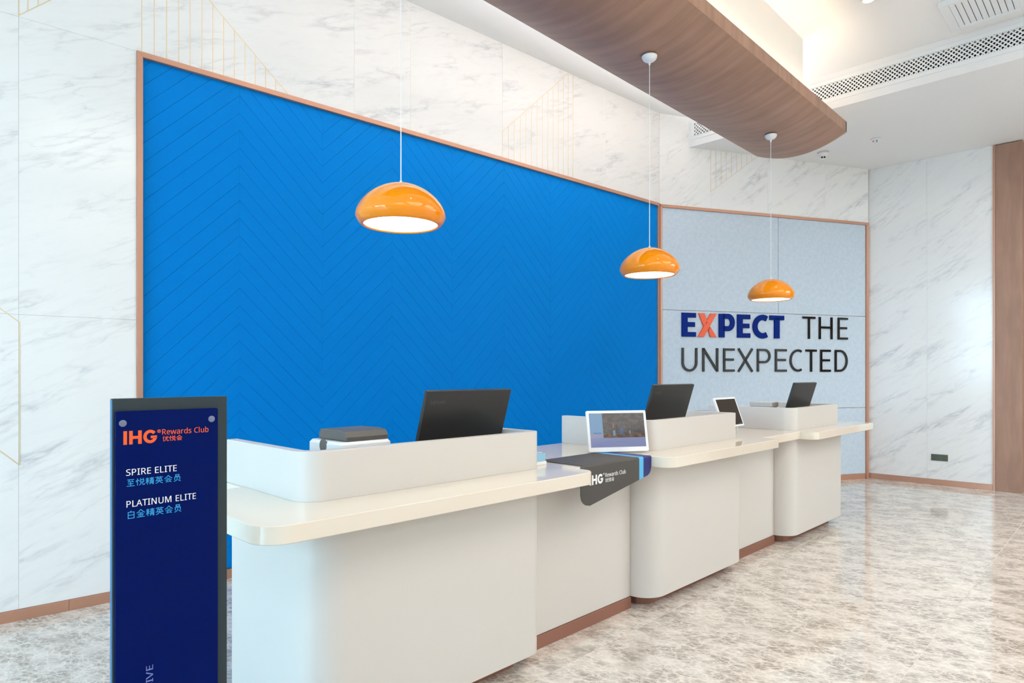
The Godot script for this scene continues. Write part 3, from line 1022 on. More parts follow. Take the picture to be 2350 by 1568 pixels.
# ---------------------------------------------------------------- canopy
func build_canopy() -> void:
	var t := thing("wooden_canopy", "long curved walnut canopy hanging over the counter", "canopy")
	var xa := 1.05
	var xb := 7.08
	var zl := -3.05
	var zr := -2.122
	var yl := 3.826
	var yr := 3.855
	var sag := 0.112
	var segs := 28
	var under := []
	for k in segs + 1:
		var u := float(k) / segs
		var z := lerpf(zl, zr, u)
		under.append(Vector2(z, lerpf(yl, yr, u) - sag * 4.0 * u * (1.0 - u)))
	var mb := MB.new()
	var run := 0.0
	var runs := [0.0]
	for k in segs:
		run += under[k].distance_to(under[k + 1])
		runs.append(run)
	# underside: grain runs across the canopy, from edge to edge
	for k in segs:
		var a: Vector2 = under[k]
		var b: Vector2 = under[k + 1]
		var na := _bow_normal(under, k)
		var nb := _bow_normal(under, k + 1)
		for c in 6:
			var x0 := lerpf(xa, xb, c / 6.0)
			var x1 := lerpf(xa, xb, (c + 1) / 6.0)
			var su := 0.62
			var sv := 0.55
			var of := 0.37 * c
			mb.quadn(Vector3(x0, a.y, a.x), Vector3(x1, a.y, a.x), Vector3(x1, b.y, b.x), Vector3(x0, b.y, b.x), na, na, nb, nb, [Vector2(x0 * su + of, runs[k] * sv + of), Vector2(x1 * su + of, runs[k] * sv + of), Vector2(x1 * su + of, runs[k + 1] * sv + of), Vector2(x0 * su + of, runs[k + 1] * sv + of)])
	put(mb, "curved_underside", M["stained walnut veneer"], t)
	mb = MB.new()
	box(mb, Vector3(xa, yr, zr - 0.02), Vector3(xb, yr + 0.107, zr), 0.001, Transform3D(), 0.7)
	put(mb, "edge_board", M["stained walnut veneer"], t)
	mb = MB.new()
	box(mb, Vector3(xa, yl, zl), Vector3(xb, yl + 0.107, zl + 0.02), 0.001, Transform3D(), 0.7)
	put(mb, "edge_board", M["stained walnut veneer"], t)
	for e in [[xa, xa + 0.02, -1.0], [xb - 0.02, xb, 1.0]]:
		mb = MB.new()
		var poly := PackedVector2Array()
		for p in under:
			poly.append(Vector2(p.x, p.y + 0.0005))
		poly.append(Vector2(zr, yr + 0.105))
		poly.append(Vector2(zl, yl + 0.105))
		prism(mb, poly, e[0], e[1], 0.0, Transform3D(Basis(Vector3(0, 0, 1), Vector3(0, 1, 0), Vector3(1, 0, 0)), Vector3.ZERO), false, Transform2D(0, Vector2.ONE * 0.6, 0, Vector2.ZERO))
		put(mb, "end_board", M["stained walnut veneer"], t)
	mb = MB.new()
	box(mb, Vector3(xa + 0.02, yr + 0.0, zl + 0.02), Vector3(xb - 0.02, yr + 0.03, zr - 0.02))
	put(mb, "top_board", M["white ceiling paint"], t)
	# light strips hidden behind both edge boards, shining up at the plaster
	cove("warm light strip on the lobby edge of the walnut canopy", 2.0, 6.35, yr + 0.031, zr - 0.06, Color(1.0, 0.91, 0.78), 1.4)
	cove("light strip on the wall edge of the walnut canopy", 1.2, 6.9, yr + 0.031, zl + 0.06, Color(1.0, 0.975, 0.96), 9.5)


func cove(label: String, xa: float, xb: float, y: float, z: float, c: Color, energy: float) -> void:
	var s := thing("cove_light_strip", label, "light strip")
	var mb := MB.new()
	box(mb, Vector3(xa, y, z - 0.015), Vector3(xb, y + 0.014, z + 0.015), 0.002)
	put(mb, "glowing_strip", M["glowing strip"], s)
	var l := AreaLight3D.new()
	l.name = "strip_light"
	l.area_size = Vector2(xb - xa, 0.03)
	l.light_color = c
	l.light_energy = energy
	l.area_normalize_energy = true
	l.area_range = 20.0
	l.shadow_enabled = true
	l.transform = Transform3D(Basis(Vector3(1, 0, 0), PI / 2), Vector3((xa + xb) / 2.0, y + 0.019, z))
	s.add_child(l)


func _bow_normal(u: Array, k: int) -> Vector3:
	var d: Vector2 = (u[mini(k + 1, u.size() - 1)] - u[maxi(k - 1, 0)]).normalized()
	return Vector3(0, -d.x, d.y).normalized()


# ---------------------------------------------------------------- counter
func desk() -> Transform3D:
	return Transform3D(Basis(UPV, -0.0125), Vector3(-0.026, 0, -0.05))


# plan polygons are in (x, z); this frame raises them along y
func plan() -> Transform3D:
	return Transform3D(Basis(Vector3(1, 0, 0), Vector3(0, 0, 1), UPV), Vector3.ZERO)


func build_counter() -> void:
	var units := [[1.14, 2.325, "white counter unit below the card printer, beside the sign stand"], [3.27, 4.45, "white counter unit between the draped mat and the small tablet"], [5.33, 6.55, "white counter unit closest to the felt wall"]]
	for u in units:
		var t := thing("counter_unit", u[2], "counter", desk(), "reception counter units")
		var mb := MB.new()
		prism(mb, rrect(u[0], -2.74, u[1], -2.03, [0.0, 0.0, 0.06, 0.145], 14), 0.068, 0.863, 0.003, plan(), true)
		put(mb, "body", M["cool white solid surface"], t)
		mb = MB.new()
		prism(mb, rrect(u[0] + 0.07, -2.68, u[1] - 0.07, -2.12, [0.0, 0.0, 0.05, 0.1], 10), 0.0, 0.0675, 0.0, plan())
		put(mb, "kick_plate", M["shaded brown copper"], t)
	for q in [[2.327, 3.268, "recessed white panel under the draped dark mat"], [4.452, 5.328, "recessed white panel under the small tablet"]]:
		var t := thing("counter_infill", q[2], "counter", desk(), "recessed counter panels")
		var mb := MB.new()
		box(mb, Vector3(q[0], 0.068, -2.24), Vector3(q[1], 0.863, -2.172), 0.002)
		put(mb, "panel", M["cool white solid surface"], t)
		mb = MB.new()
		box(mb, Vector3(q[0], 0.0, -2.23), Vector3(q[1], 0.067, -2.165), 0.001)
		put(mb, "kick_plate", M["shaded brown copper"], t)

	# one continuous stone top with three forward bays
	var wt := thing("counter_worktop", "continuous cream stone worktop with three rounded forward bays", "worktop", desk())
	var F := -1.875
	var R := -2.005
	var B := -2.83
	var poly := PackedVector2Array([Vector2(0.886, -2.66)])
	poly.append_array(arc(Vector2(0.886 + 0.105, F - 0.105), 0.105, 0.105, 180, 90, 10))
	poly.append_array(arc(Vector2(2.555 - 0.07, F - 0.07), 0.07, 0.07, 90, 0, 8))
	poly.append(Vector2(2.555, R)); poly.append(Vector2(3.235, R))
	poly.append_array(arc(Vector2(3.235 + 0.085, F - 0.085), 0.085, 0.085, 180, 90, 8))
	poly.append_array(arc(Vector2(4.735 - 0.035, F - 0.035), 0.035, 0.035, 90, 0, 5))
	poly.append(Vector2(4.735, R)); poly.append(Vector2(5.445, R))
	poly.append_array(arc(Vector2(5.445 + 0.075, F - 0.075), 0.075, 0.075, 180, 90, 8))
	poly.append_array(arc(Vector2(6.95 - 0.02, F - 0.02), 0.02, 0.02, 90, 0, 4))
	poly.append(Vector2(6.95, B)); poly.append(Vector2(1.14, B)); poly.append(Vector2(1.14, -2.66))
	var mb := MB.new()
	prism(mb, poly, 0.8635, WORK_Y, 0.003, plan(), true)
	put(mb, "stone_top", M["cream engineered stone"], wt)

	# curved privacy screens standing on the top
	var scr := [[1.158, 2.435, -2.135, "white curved screen round the card printer and monitor"], [3.425, 4.585, -2.125, "white curved screen behind the lit picture tablet"], [5.49, 6.58, -2.07, "white curved screen closest to the felt wall"]]
	for q in scr:
		var t := thing("counter_screen", q[3], "counter screen", desk(), "counter privacy screens")
		var th := 0.045
		var outer := PackedVector2Array([Vector2(q[0], -2.84)])
		outer.append_array(arc(Vector2(q[0] + 0.1, q[2] - 0.1), 0.1, 0.1, 180, 90, 12))
		outer.append_array(arc(Vector2(q[1] - 0.05, q[2] - 0.05), 0.05, 0.05, 90, 0, 8))
		outer.append(Vector2(q[1], -2.84))
		outer.append(Vector2(q[1] - th, -2.84))
		outer.append_array(arc(Vector2(q[1] - 0.06, q[2] - 0.06), 0.015, 0.015, 0, 90, 4))
		outer.append_array(arc(Vector2(q[0] + 0.1, q[2] - 0.1), 0.055, 0.055, 90, 180, 10))
		outer.append(Vector2(q[0] + th, -2.84))
		mb = MB.new()
		prism(mb, outer, WORK_Y + 0.0005, 1.112, 0.002, plan())
		put(mb, "curved_board", M["cool white solid surface"], t)


# ---------------------------------------------------------------- pendants
func build_pendants() -> void:
	var at := [Vector3(1.871, 0, -2.56), Vector3(4.088, 0, -2.56), Vector3(6.262, 0, -2.56)]
	var lab := ["glossy orange pendant lamp hanging over the card printer", "glossy orange pendant lamp hanging over the middle monitor", "glossy orange pendant lamp hanging before the grey felt wall"]
	var prof := PackedVector2Array()
	var k := 0.433 / 0.45
	var cv := Curve2D.new()
	var pts := [[0.182, 0.006], [0.185, 0.0008], [0.19, -0.0008], [0.198, 0.0012], [0.208, 0.01], [0.217, 0.023], [0.2225, 0.035], [0.2245, 0.046]]
	for q in range(1, 15):
		var tt := sin(PI / 2 * q / 14.0)
		pts.append([maxf(0.2245 * pow(1.0 - pow(minf(tt, 1.0), 1.7), 0.5556), 0.004), 0.046 + 0.165 * tt])
	# smooth the outline
	var raw := PackedVector2Array()
	for q in pts:
		raw.append(Vector2(q[0], q[1]) * k)
	for i in raw.size() - 1:
		var p0 := raw[maxi(i - 1, 0)]
		var p3 := raw[mini(i + 2, raw.size() - 1)]
		for s in 4:
			prof.append(raw[i].cubic_interpolate(raw[i + 1], p0, p3, s / 4.0))
	prof.append(raw[raw.size() - 1])
	var shade := MB.new()
	lathe(shade, prof, 72)
	var shade_mesh := shade.mesh()
	var inside := MB.new()
	var ip := PackedVector2Array([Vector2(0.012, 0.2) * k, Vector2(0.085, 0.183) * k, Vector2(0.135, 0.155) * k, Vector2(0.174, 0.128) * k, Vector2(0.2, 0.1) * k, Vector2(0.214, 0.073) * k, Vector2(0.217, 0.046) * k, Vector2(0.208, 0.02) * k, Vector2(0.182, 0.006) * k])
	lathe(inside, ip, 72)
	var inside_mesh := inside.mesh()
	var glow := MB.new()
	disc(glow, 0.184 * k, Transform3D(Basis(), Vector3(0, 0.007 * k, 0)), 64, -1.0)
	var glow_mesh := glow.mesh()
	var grip := MB.new()
	lathe(grip, PackedVector2Array([Vector2(0.0095, 0.0), Vector2(0.009, 0.008), Vector2(0.006, 0.018), Vector2(0.003, 0.022)]), 16, Transform3D(Basis(), Vector3(0, 0.2 * k + 0.003, 0)))
	var grip_mesh := grip.mesh()
	var rose := MB.new()
	var rp := PackedVector2Array()
	for i in 13:
		var a := PI / 2 * i / 12.0
		rp.append(Vector2(sin(a) * 0.052 + 0.004, -cos(a) * 0.046))
	rp.append(Vector2(0.0, 0.004))
	lathe(rose, rp, 36)
	lathe(rose, PackedVector2Array([Vector2(0.0035, -0.07), Vector2(0.0065, -0.066), Vector2(0.0075, -0.044)]), 14)
	var rose_mesh := rose.mesh()
	var cord := MB.new()
	var rim_y := 2.118
	var rose_y := 3.722
	tube(cord, Vector3(0, 0.2 * k, 0), Vector3(0, rose_y - rim_y - 0.05, 0), 0.0027, 10)
	var cord_mesh := cord.mesh()
	for i in 3:
		var t := thing("pendant_lamp", lab[i], "pendant lamp", Transform3D(Basis(), at[i] + UPV * rim_y), "orange pendant lamps over the counter")
		put_mesh(shade_mesh, "shade", M["orange lacquer"], t)
		put_mesh(inside_mesh, "shade_lining", M["white enamel"], t)
		put_mesh(glow_mesh, "diffuser", M["glowing lamp diffuser"], t)
		put_mesh(grip_mesh, "cord_grip", M["white enamel"], t)
		put_mesh(cord_mesh, "cord", M["white enamel"], t)
		var r := put_mesh(rose_mesh, "ceiling_rose", M["white enamel"], t)
		r.position = Vector3(0, rose_y - rim_y, 0)
		var l := SpotLight3D.new()
		l.name = "lamp_light"
		l.light_color = Color(1.0, 0.9, 0.78)
		l.light_energy = 0.5
		l.light_size = 0.15
		l.spot_range = 12.0
		l.spot_angle = 72.0
		l.spot_angle_attenuation = 0.6
		l.shadow_enabled = true
		l.transform = Transform3D(Basis(Vector3(1, 0, 0), -PI / 2), Vector3(0, -0.012, 0))
		t.add_child(l)


# ---------------------------------------------------------------- writing
func hanzi(ch: String) -> Array:
	match ch:
		"优": return [[28, 5, 8, 40], [18, 28, 18, 95], [34, 35, 96, 35], [58, 8, 57, 40, 50, 70, 32, 95], [70, 35, 70, 82, 76, 90, 94, 90, 95, 75], [76, 10, 88, 24]]
		"悦": return [[18, 5, 18, 95], [7, 28, 4, 50], [28, 24, 33, 38], [50, 6, 58, 20], [86, 6, 76, 22], [48, 28, 88, 28, 88, 52, 48, 52, 48, 28], [60, 52, 56, 76, 38, 94], [76, 52, 76, 84, 82, 90, 96, 88, 96, 74]]
		"会": return [[50, 5, 30, 28, 5, 45], [50, 5, 70, 28, 95, 45], [30, 46, 70, 46], [12, 64, 88, 64], [45, 64, 25, 90, 78, 84], [66, 74, 84, 94]]
		"至": return [[12, 12, 88, 12], [45, 12, 22, 40, 76, 36], [64, 26, 82, 44], [20, 64, 80, 64], [50, 44, 50, 92], [6, 92, 94, 92]]
		"精": return [[22, 8, 22, 95], [4, 42, 40, 42], [8, 14, 14, 32], [36, 14, 30, 32], [22, 44, 4, 76], [22, 44, 40, 70], [48, 16, 96, 16], [52, 30, 92, 30], [44, 44, 98, 44], [72, 6, 72, 44], [54, 56, 54, 80, 48, 95], [54, 56, 90, 56, 90, 92, 80, 94], [54, 68, 90, 68], [54, 80, 90, 80]]
		"英": return [[6, 16, 94, 16], [34, 5, 34, 28], [66, 5, 66, 28], [24, 62, 24, 36, 76, 36, 76, 62], [6, 62, 94, 62], [50, 28, 50, 62, 40, 80, 10, 95], [52, 64, 66, 82, 92, 95]]
		"员": return [[30, 6, 70, 6, 70, 26, 30, 26, 30, 6], [20, 74, 20, 38, 80, 38, 80, 74], [50, 48, 48, 68, 36, 84, 10, 95], [58, 76, 90, 95]]
		"白": return [[52, 4, 40, 22], [18, 22, 82, 22, 82, 94, 18, 94, 18, 22], [18, 56, 82, 56]]
		"金": return [[50, 4, 28, 28, 5, 44], [50, 4, 72, 28, 95, 44], [28, 44, 72, 44], [16, 62, 84, 62], [50, 44, 50, 92], [28, 70, 36, 84], [72, 70, 64, 84], [6, 92, 94, 92]]
	return []


# a line of hanzi between x0 and x1, from y0 (foot) to y1 (head), in the frame given
func write_hanzi(parent: Node, s: String, x0: float, x1: float, y0: float, y1: float, z: float, m: String, weight := 7.5) -> void:
	var mb := MB.new()
	var step := (x1 - x0) / s.length()
	var sx := step * 0.94 / 100.0
	var sy := (y1 - y0) / 100.0
	for i in s.length():
		for g in hanzi(s[i]):
			var pts := PackedVector2Array()
			for k in range(0, g.size(), 2):
				pts.append(Vector2(x0 + step * i + g[k] * sx, y1 - g[k + 1] * sy))
			stroke(mb, pts, weight * (sx + sy) / 2.0, z, z + 0.0004)
	put(mb, "lettering", M[m], parent)


# Latin text fitted between x0 and x1 with capitals from y0 to y1
func write_text(parent: Node, s: String, x0: float, x1: float, y0: float, y1: float, z: float, m: String, weight := 400, x := Transform3D(), called := "lettering") -> MeshInstance3D:
	var tm := TextMesh.new()
	var fo := SystemFont.new()
	fo.font_names = PackedStringArray(["Droid Sans"])
	fo.font_weight = weight
	tm.font = fo
	tm.text = s
	tm.font_size = 64
	tm.pixel_size = 0.01
	tm.depth = 0.01
	tm.curve_step = 0.8
	tm.horizontal_alignment = HORIZONTAL_ALIGNMENT_LEFT
	tm.vertical_alignment = VERTICAL_ALIGNMENT_BOTTOM
	var arr := tm.get_mesh_arrays()
	var v: PackedVector3Array = arr[Mesh.ARRAY_VERTEX]
	var ref := TextMesh.new()
	ref.font = fo
	ref.text = "H"
	ref.font_size = 64
	ref.pixel_size = 0.01
	ref.depth = 0.01
	ref.horizontal_alignment = HORIZONTAL_ALIGNMENT_LEFT
	ref.vertical_alignment = VERTICAL_ALIGNMENT_BOTTOM
	var rv: PackedVector3Array = ref.get_mesh_arrays()[Mesh.ARRAY_VERTEX]
	var ry0 := 1e9
	var ry1 := -1e9
	for q in rv:
		ry0 = minf(ry0, q.y); ry1 = maxf(ry1, q.y)
	var ax := 1e9
	var bx := -1e9
	for q in v:
		ax = minf(ax, q.x); bx = maxf(bx, q.x)
	var sx := (x1 - x0) / (bx - ax)
	var sy := (y1 - y0) / (ry1 - ry0)
	for i in v.size():
		v[i] = x * Vector3(x0 + (v[i].x - ax) * sx, y0 + (v[i].y - ry0) * sy, z + (v[i].z + 0.005) * 0.04)
	arr[Mesh.ARRAY_VERTEX] = v
	var nn: PackedVector3Array = arr[Mesh.ARRAY_NORMAL]
	for i in nn.size():
		nn[i] = (x.basis * nn[i]).normalized()
	arr[Mesh.ARRAY_NORMAL] = nn
	arr[Mesh.ARRAY_TANGENT] = null
	var am := ArrayMesh.new()
	am.add_surface_from_arrays(Mesh.PRIMITIVE_TRIANGLES, arr)
	return put_mesh(am, called, M[m], parent)


# the three heavy capitals of the club's mark
func write_mark(parent: Node, x0: float, x1: float, y0: float, y1: float, z: float, m: String) -> void:
	var mb := MB.new()
	var w := x1 - x0
	var h := y1 - y0
	var st := w * 0.105
	var sh := h * 0.215
	var t := Transform3D(Basis(), Vector3(x0, y0, z))
	stroke(mb, PackedVector2Array([Vector2(st / 2, 0), Vector2(st / 2, h)]), st, 0, 0.0004, t)
	var a := w * 0.165
	var b := w * 0.535
	stroke(mb, PackedVector2Array([Vector2(a + st / 2, 0), Vector2(a + st / 2, h)]), st, 0, 0.0004, t)
	stroke(mb, PackedVector2Array([Vector2(b - st / 2, 0), Vector2(b - st / 2, h)]), st, 0, 0.0004, t)
	stroke(mb, PackedVector2Array([Vector2(a + st, h / 2), Vector2(b - st, h / 2)]), sh, 0, 0.0004, t)
	var cx := w * 0.79
	var rx := w * 0.21 - st / 2
	var g := arc(Vector2(cx, h / 2), rx, h / 2 - sh / 2, 38, 352, 26)
	g.append(Vector2(cx + rx, h * 0.46))
	stroke(mb, g, (st + sh) / 2, 0, 0.0004, t)
	stroke(mb, PackedVector2Array([Vector2(cx + rx * 0.1, h * 0.46), Vector2(cx + rx + st * 0.45, h * 0.46)]), sh * 0.9, 0, 0.0004, t)
	put(mb, "lettering", M[m], parent)


func write_registered(parent: Node, c: Vector2, r: float, z: float, m: String) -> void:
	var mb := MB.new()
	var t := Transform3D(Basis(), Vector3(c.x, c.y, z))
	stroke(mb, arc(Vector2.ZERO, r, r, 0, 360, 18), r * 0.3, 0, 0.0004, t)
	stroke(mb, PackedVector2Array([Vector2(-r * 0.35, -r * 0.55), Vector2(-r * 0.35, r * 0.5), Vector2(r * 0.2, r * 0.5), Vector2(r * 0.4, r * 0.25), Vector2(r * 0.2, 0.0), Vector2(-r * 0.3, 0.0)]), r * 0.24, 0, 0.0004, t)
	stroke(mb, PackedVector2Array([Vector2(0.0, 0.0), Vector2(r * 0.42, -r * 0.55)]), r * 0.24, 0, 0.0004, t)
	put(mb, "lettering", M[m], parent)


func build_sign_stand() -> void:
	var x := frame_of(Vector2(0.498, -1.98), Vector2(0.806, -1.972))
	var t := thing("membership_sign_stand", "tall navy membership sign on a gunmetal floor stand", "sign stand", x)
	var mb := MB.new()
	box(mb, Vector3(0.005, 0.012, -0.034), Vector3(0.308, 1.332, -0.012), 0.0015)
	put(mb, "metal_board", M["gunmetal"], t)
	mb = MB.new()
	box(mb, Vector3(0.0038, 0.014, -0.033), Vector3(0.0049, 1.33, -0.013))
	put(mb, "side_edge", M["teal edge"], t, "teal blue side edge")
	mb = MB.new()
	box(mb, Vector3(-0.04, 0.0, -0.16), Vector3(0.353, 0.012, 0.16), 0.003)
	put(mb, "base_plate", M["gunmetal"], t)
	mb = MB.new()
	prism(mb, rrect(0.009, 0.06, 0.277, 1.298, [0.006, 0.006, 0.006, 0.006], 5), -0.0065, 0.0, 0.001)
	var p := put(mb, "acrylic_panel", M["navy acrylic"], t)
	for q in [[0.0265, 1.265], [0.258, 1.266], [0.0265, 0.09], [0.258, 0.09]]:
		mb = MB.new()
		var r := Transform3D(Basis(Vector3(1, 0, 0), PI / 2), Vector3(q[0], q[1], -0.012))
		lathe(mb, PackedVector2Array([Vector2(0.0085, 0.0), Vector2(0.0095, 0.0135), Vector2(0.0085, 0.015), Vector2(0.0, 0.015)]), 24, r)
		put(mb, "standoff_screw", M["satin steel"], t)
	var z := 0.0001
	write_mark(p, 0.028, 0.1115, 1.2065, 1.2435, z, "orange print")
	write_registered(p, Vector2(0.1165, 1.2385), 0.0042, z, "orange print")
	write_text(p, "Rewards Club", 0.1245, 0.2495, 1.228, 1.2435, z, "orange print")
	write_hanzi(p, "优悦会", 0.125, 0.179, 1.2085, 1.2245, z, "orange print", 9.0)
	write_text(p, "SPIRE ELITE", 0.0345, 0.1625, 1.1215, 1.139, z, "white print")
	write_hanzi(p, "至悦精英会员", 0.0345, 0.1765, 1.091, 1.1125, z, "cyan print", 8.0)
	write_text(p, "PLATINUM ELITE", 0.0355, 0.2145, 1.035, 1.0525, z, "white print")
	write_hanzi(p, "白金精英会员", 0.0355, 0.178, 1.003, 1.026, z, "cyan print", 8.0)
	# a word that climbs the panel, read from below
	var up := Transform3D(Basis(Vector3(0, 1, 0), Vector3(-1, 0, 0), Vector3(0, 0, 1)), Vector3(0.101, 0.0, 0.0))
	write_text(p, "EXCLUSIVE", 0.42, 0.587, 0.0, 0.0175, z, "pale lilac print", 400, up)


# ---------------------------------------------------------------- things on the counter
func rot_y(a: float, at: Vector3) -> Transform3D:
	return Transform3D(Basis(UPV, a), at)


func build_desk_things() -> void:
	# draped mat between the first two bays
	var t := thing("draped_mat", "dark grey counter mat with sky blue and navy stripes draped over the edge", "mat", desk())
	var R := -2.005
	var y := WORK_Y + 0.0005
	var th := 0.0035
	var bands := [[2.62, 3.108, "dark grey leatherette", "dark_field"], [3.108, 3.15, "sky blue leatherette", "sky_stripe"], [3.15, 3.231, "navy leatherette", "navy_stripe"]]
	var foot := func(px: float) -> float: return lerpf(0.722, 0.826, (px - 2.66) / (3.231 - 2.66))
	for bnd in bands:
		var mb := MB.new()
		var x0: float = bnd[0]
		var x1: float = bnd[1]
		# strip of the mat seen from the side: back edge, top, bend, flap
		var cols := [x0, x1]
		if x0 == 2.62:
			cols = [2.585, 2.592, 2.604, 2.625, 2.66, 2.9, x1]
		elif x1 > 3.2:
			cols = [x0, 3.193, 3.212, 3.224, 3.231]
		for i in cols.size() - 1:
			var ca: float = cols[i]
			var cb: float = cols[i + 1]
			var sect := func(px: float) -> Array:
				var fy: float = foot.call(px)
				# rounded lower corners
				if px < 2.66:
					fy = 0.722 + 0.02 + (0.06 * (1.0 - sqrt(maxf(0.0, 1.0 - pow((2.66 - px) / 0.075, 2.0)))))
					fy -= 0.02
				if px > 3.193:
					fy += 0.045 * (1.0 - sqrt(maxf(0.0, 1.0 - pow((px - 3.193) / 0.0381, 2.0))))
				var bx := maxf(px, 2.62)
				var o := [[Vector3(bx, y + th, -2.32), Vector3(0, 1, 0)], [Vector3(bx, y + th, R - 0.006), Vector3(0, 1, 0)]]
				for k in range(1, 5):
					var a := PI / 2 * k / 4.0
					o.append([Vector3(px, y - 0.006 + (0.006 + th) * cos(a), R - 0.006 + (0.0065 + th) * sin(a)), Vector3(0, cos(a), sin(a))])
				o.append([Vector3(px, fy, R + 0.0005 + th), Vector3(0, 0, 1)])
				o.append([Vector3(px, fy, R + 0.0005), Vector3(0, -1, 0)])
				return o
			var A: Array = sect.call(ca)
			var B: Array = sect.call(cb)
			for k in A.size() - 1:
				var n0: Vector3 = A[k][1]
				var n1: Vector3 = A[k + 1][1]
				if k == A.size() - 2:
					n0 = Vector3(0, -1, 0)
				mb.quadn(A[k][0], B[k][0], B[k + 1][0], A[k + 1][0], n0, n0, n1, n1)
			# underside, back edge and flap's inner face
			mb.quad(A[6][0] - Vector3(0, 0, th), B[6][0] - Vector3(0, 0, th), Vector3(cb, y, R + 0.0005), Vector3(ca, y, R + 0.0005), Vector3(0, 0, -1))
			mb.quad(A[0][0], B[0][0], B[0][0] - Vector3(0, th, 0), A[0][0] - Vector3(0, th, 0), Vector3(0, 0, -1))
			if i == 0 and x0 == 2.62:
				mb.quad(A[0][0], A[1][0], A[1][0] - Vector3(0, th, 0), A[0][0] - Vector3(0, th, 0), Vector3(-1, 0, 0))
				mb.quad(A[5][0], A[6][0], A[6][0] - Vector3(0, 0, th), A[5][0] - Vector3(0, 0, th), Vector3(-1, 0, 0))
			if i == cols.size() - 2 and x1 > 3.2:
				mb.quad(B[0][0], B[1][0], B[1][0] - Vector3(0, th, 0), B[0][0] - Vector3(0, th, 0), Vector3(1, 0, 0))
				mb.quad(B[5][0], B[6][0], B[6][0] - Vector3(0, 0, th), B[5][0] - Vector3(0, 0, th), Vector3(1, 0, 0))
		put(mb, bnd[3], M[bnd[2]], t)
	var z := R + th + 0.0007
	write_mark(t, 2.657, 2.772, 0.826, 0.876, z, "white print")
	write_registered(t, Vector2(2.777, 0.8735), 0.004, z, "white print")
	write_text(t, "Rewards Club", 2.79, 2.976, 0.8545, 0.8755, z, "white print")
	write_hanzi(t, "优悦会", 2.79, 2.872, 0.826, 0.849, z, "white print", 9.0)

	# tablets
	tablet("lit white picture tablet leaning on the draped mat", Vector3(3.055, 0.9345, -2.325), Vector3(3.376, 0.9345, -2.116), 0.249, 13.0, true)
	tablet("white tablet with a dark blank screen between two counter bays", Vector3(4.735, 0.98, -2.3), Vector3(5.1, 0.98, -2.3), 0.245, 20.0, false)

	# monitors: backs to the guests, tops leaning out over the screens
	monitor("black monitor back behind the card printer's screen", Vector3(1.836, 1.319, -2.309), 0.545)
	monitor("black monitor back beside the lit picture tablet", Vector3(3.81, 1.321, -2.345), 0.545)
	monitor("black monitor back before the grey felt wall", Vector3(5.95, 1.314, -2.21), 0.545)

	# card printer
	var p := thing("card_printer", "white card printer with a dark grey lid behind the curved screen", "printer")
	var mb := MB.new()
	prism(mb, rrect(1.455, -2.70, 1.725, -2.42, [0.03, 0.03, 0.03, 0.03], 6), WORK_Y + 0.0005, 1.106, 0.012, plan())
	put(mb, "body", M["pale printer body"], p)
	mb = MB.new()
	prism(mb, PackedVector2Array([Vector2(-2.67, 1.107), Vector2(-2.44, 1.107), Vector2(-2.436, 1.125), Vector2(-2.455, 1.148), Vector2(-2.5, 1.155), Vector2(-2.655, 1.152), Vector2(-2.67, 1.14)]), 1.495, 1.715, 0.006, Transform3D(Basis(Vector3(0, 0, 1), UPV, Vector3(1, 0, 0)), Vector3.ZERO), true)
	put(mb, "lid", M["grey printer cover"], p)
	mb = MB.new()
	tube(mb, Vector3(1.4545, 1.085, -2.56), Vector3(1.46, 1.085, -2.56), 0.03, 20)
	put(mb, "side_knob", M["grey printer cover"], p)

	# small card holder beside the first screen
	var c := thing("card_holder", "small white card holder with pale blue cards beside the curved screen", "card holder")
	mb = MB.new()
	box(mb, Vector3(2.475, WORK_Y + 0.0005, -2.275), Vector3(2.56, WORK_Y + 0.006, -2.225), 0.001)
	box(mb, Vector3(2.475, WORK_Y + 0.006, -2.262), Vector3(2.56, WORK_Y + 0.062, -2.258), 0.001)
	box(mb, Vector3(2.475, WORK_Y + 0.006, -2.23), Vector3(2.56, WORK_Y + 0.018, -2.226), 0.001)
	put(mb, "holder", M["white enamel"], c)
	mb = MB.new()
	box(mb, Vector3(2.478, WORK_Y + 0.0065, -2.257), Vector3(2.557, WORK_Y + 0.06, -2.231), 0.0005)
	put(mb, "card_stack", M["pale blue card"], c)

	# low tray behind the third screen
	var d := thing("document_tray", "light grey document tray beside the monitor at the felt wall", "tray")
	mb = MB.new()
	box(mb, Vector3(5.95, WORK_Y + 0.0005, -2.62), Vector3(6.09, WORK_Y + 0.165, -2.43), 0.004)
	put(mb, "lower_box", M["light grey tray"], d)
	mb = MB.new()
	box(mb, Vector3(5.94, WORK_Y + 0.167, -2.63), Vector3(6.1, WORK_Y + 0.212, -2.42), 0.006)
	put(mb, "upper_tray", M["light grey tray"], d)


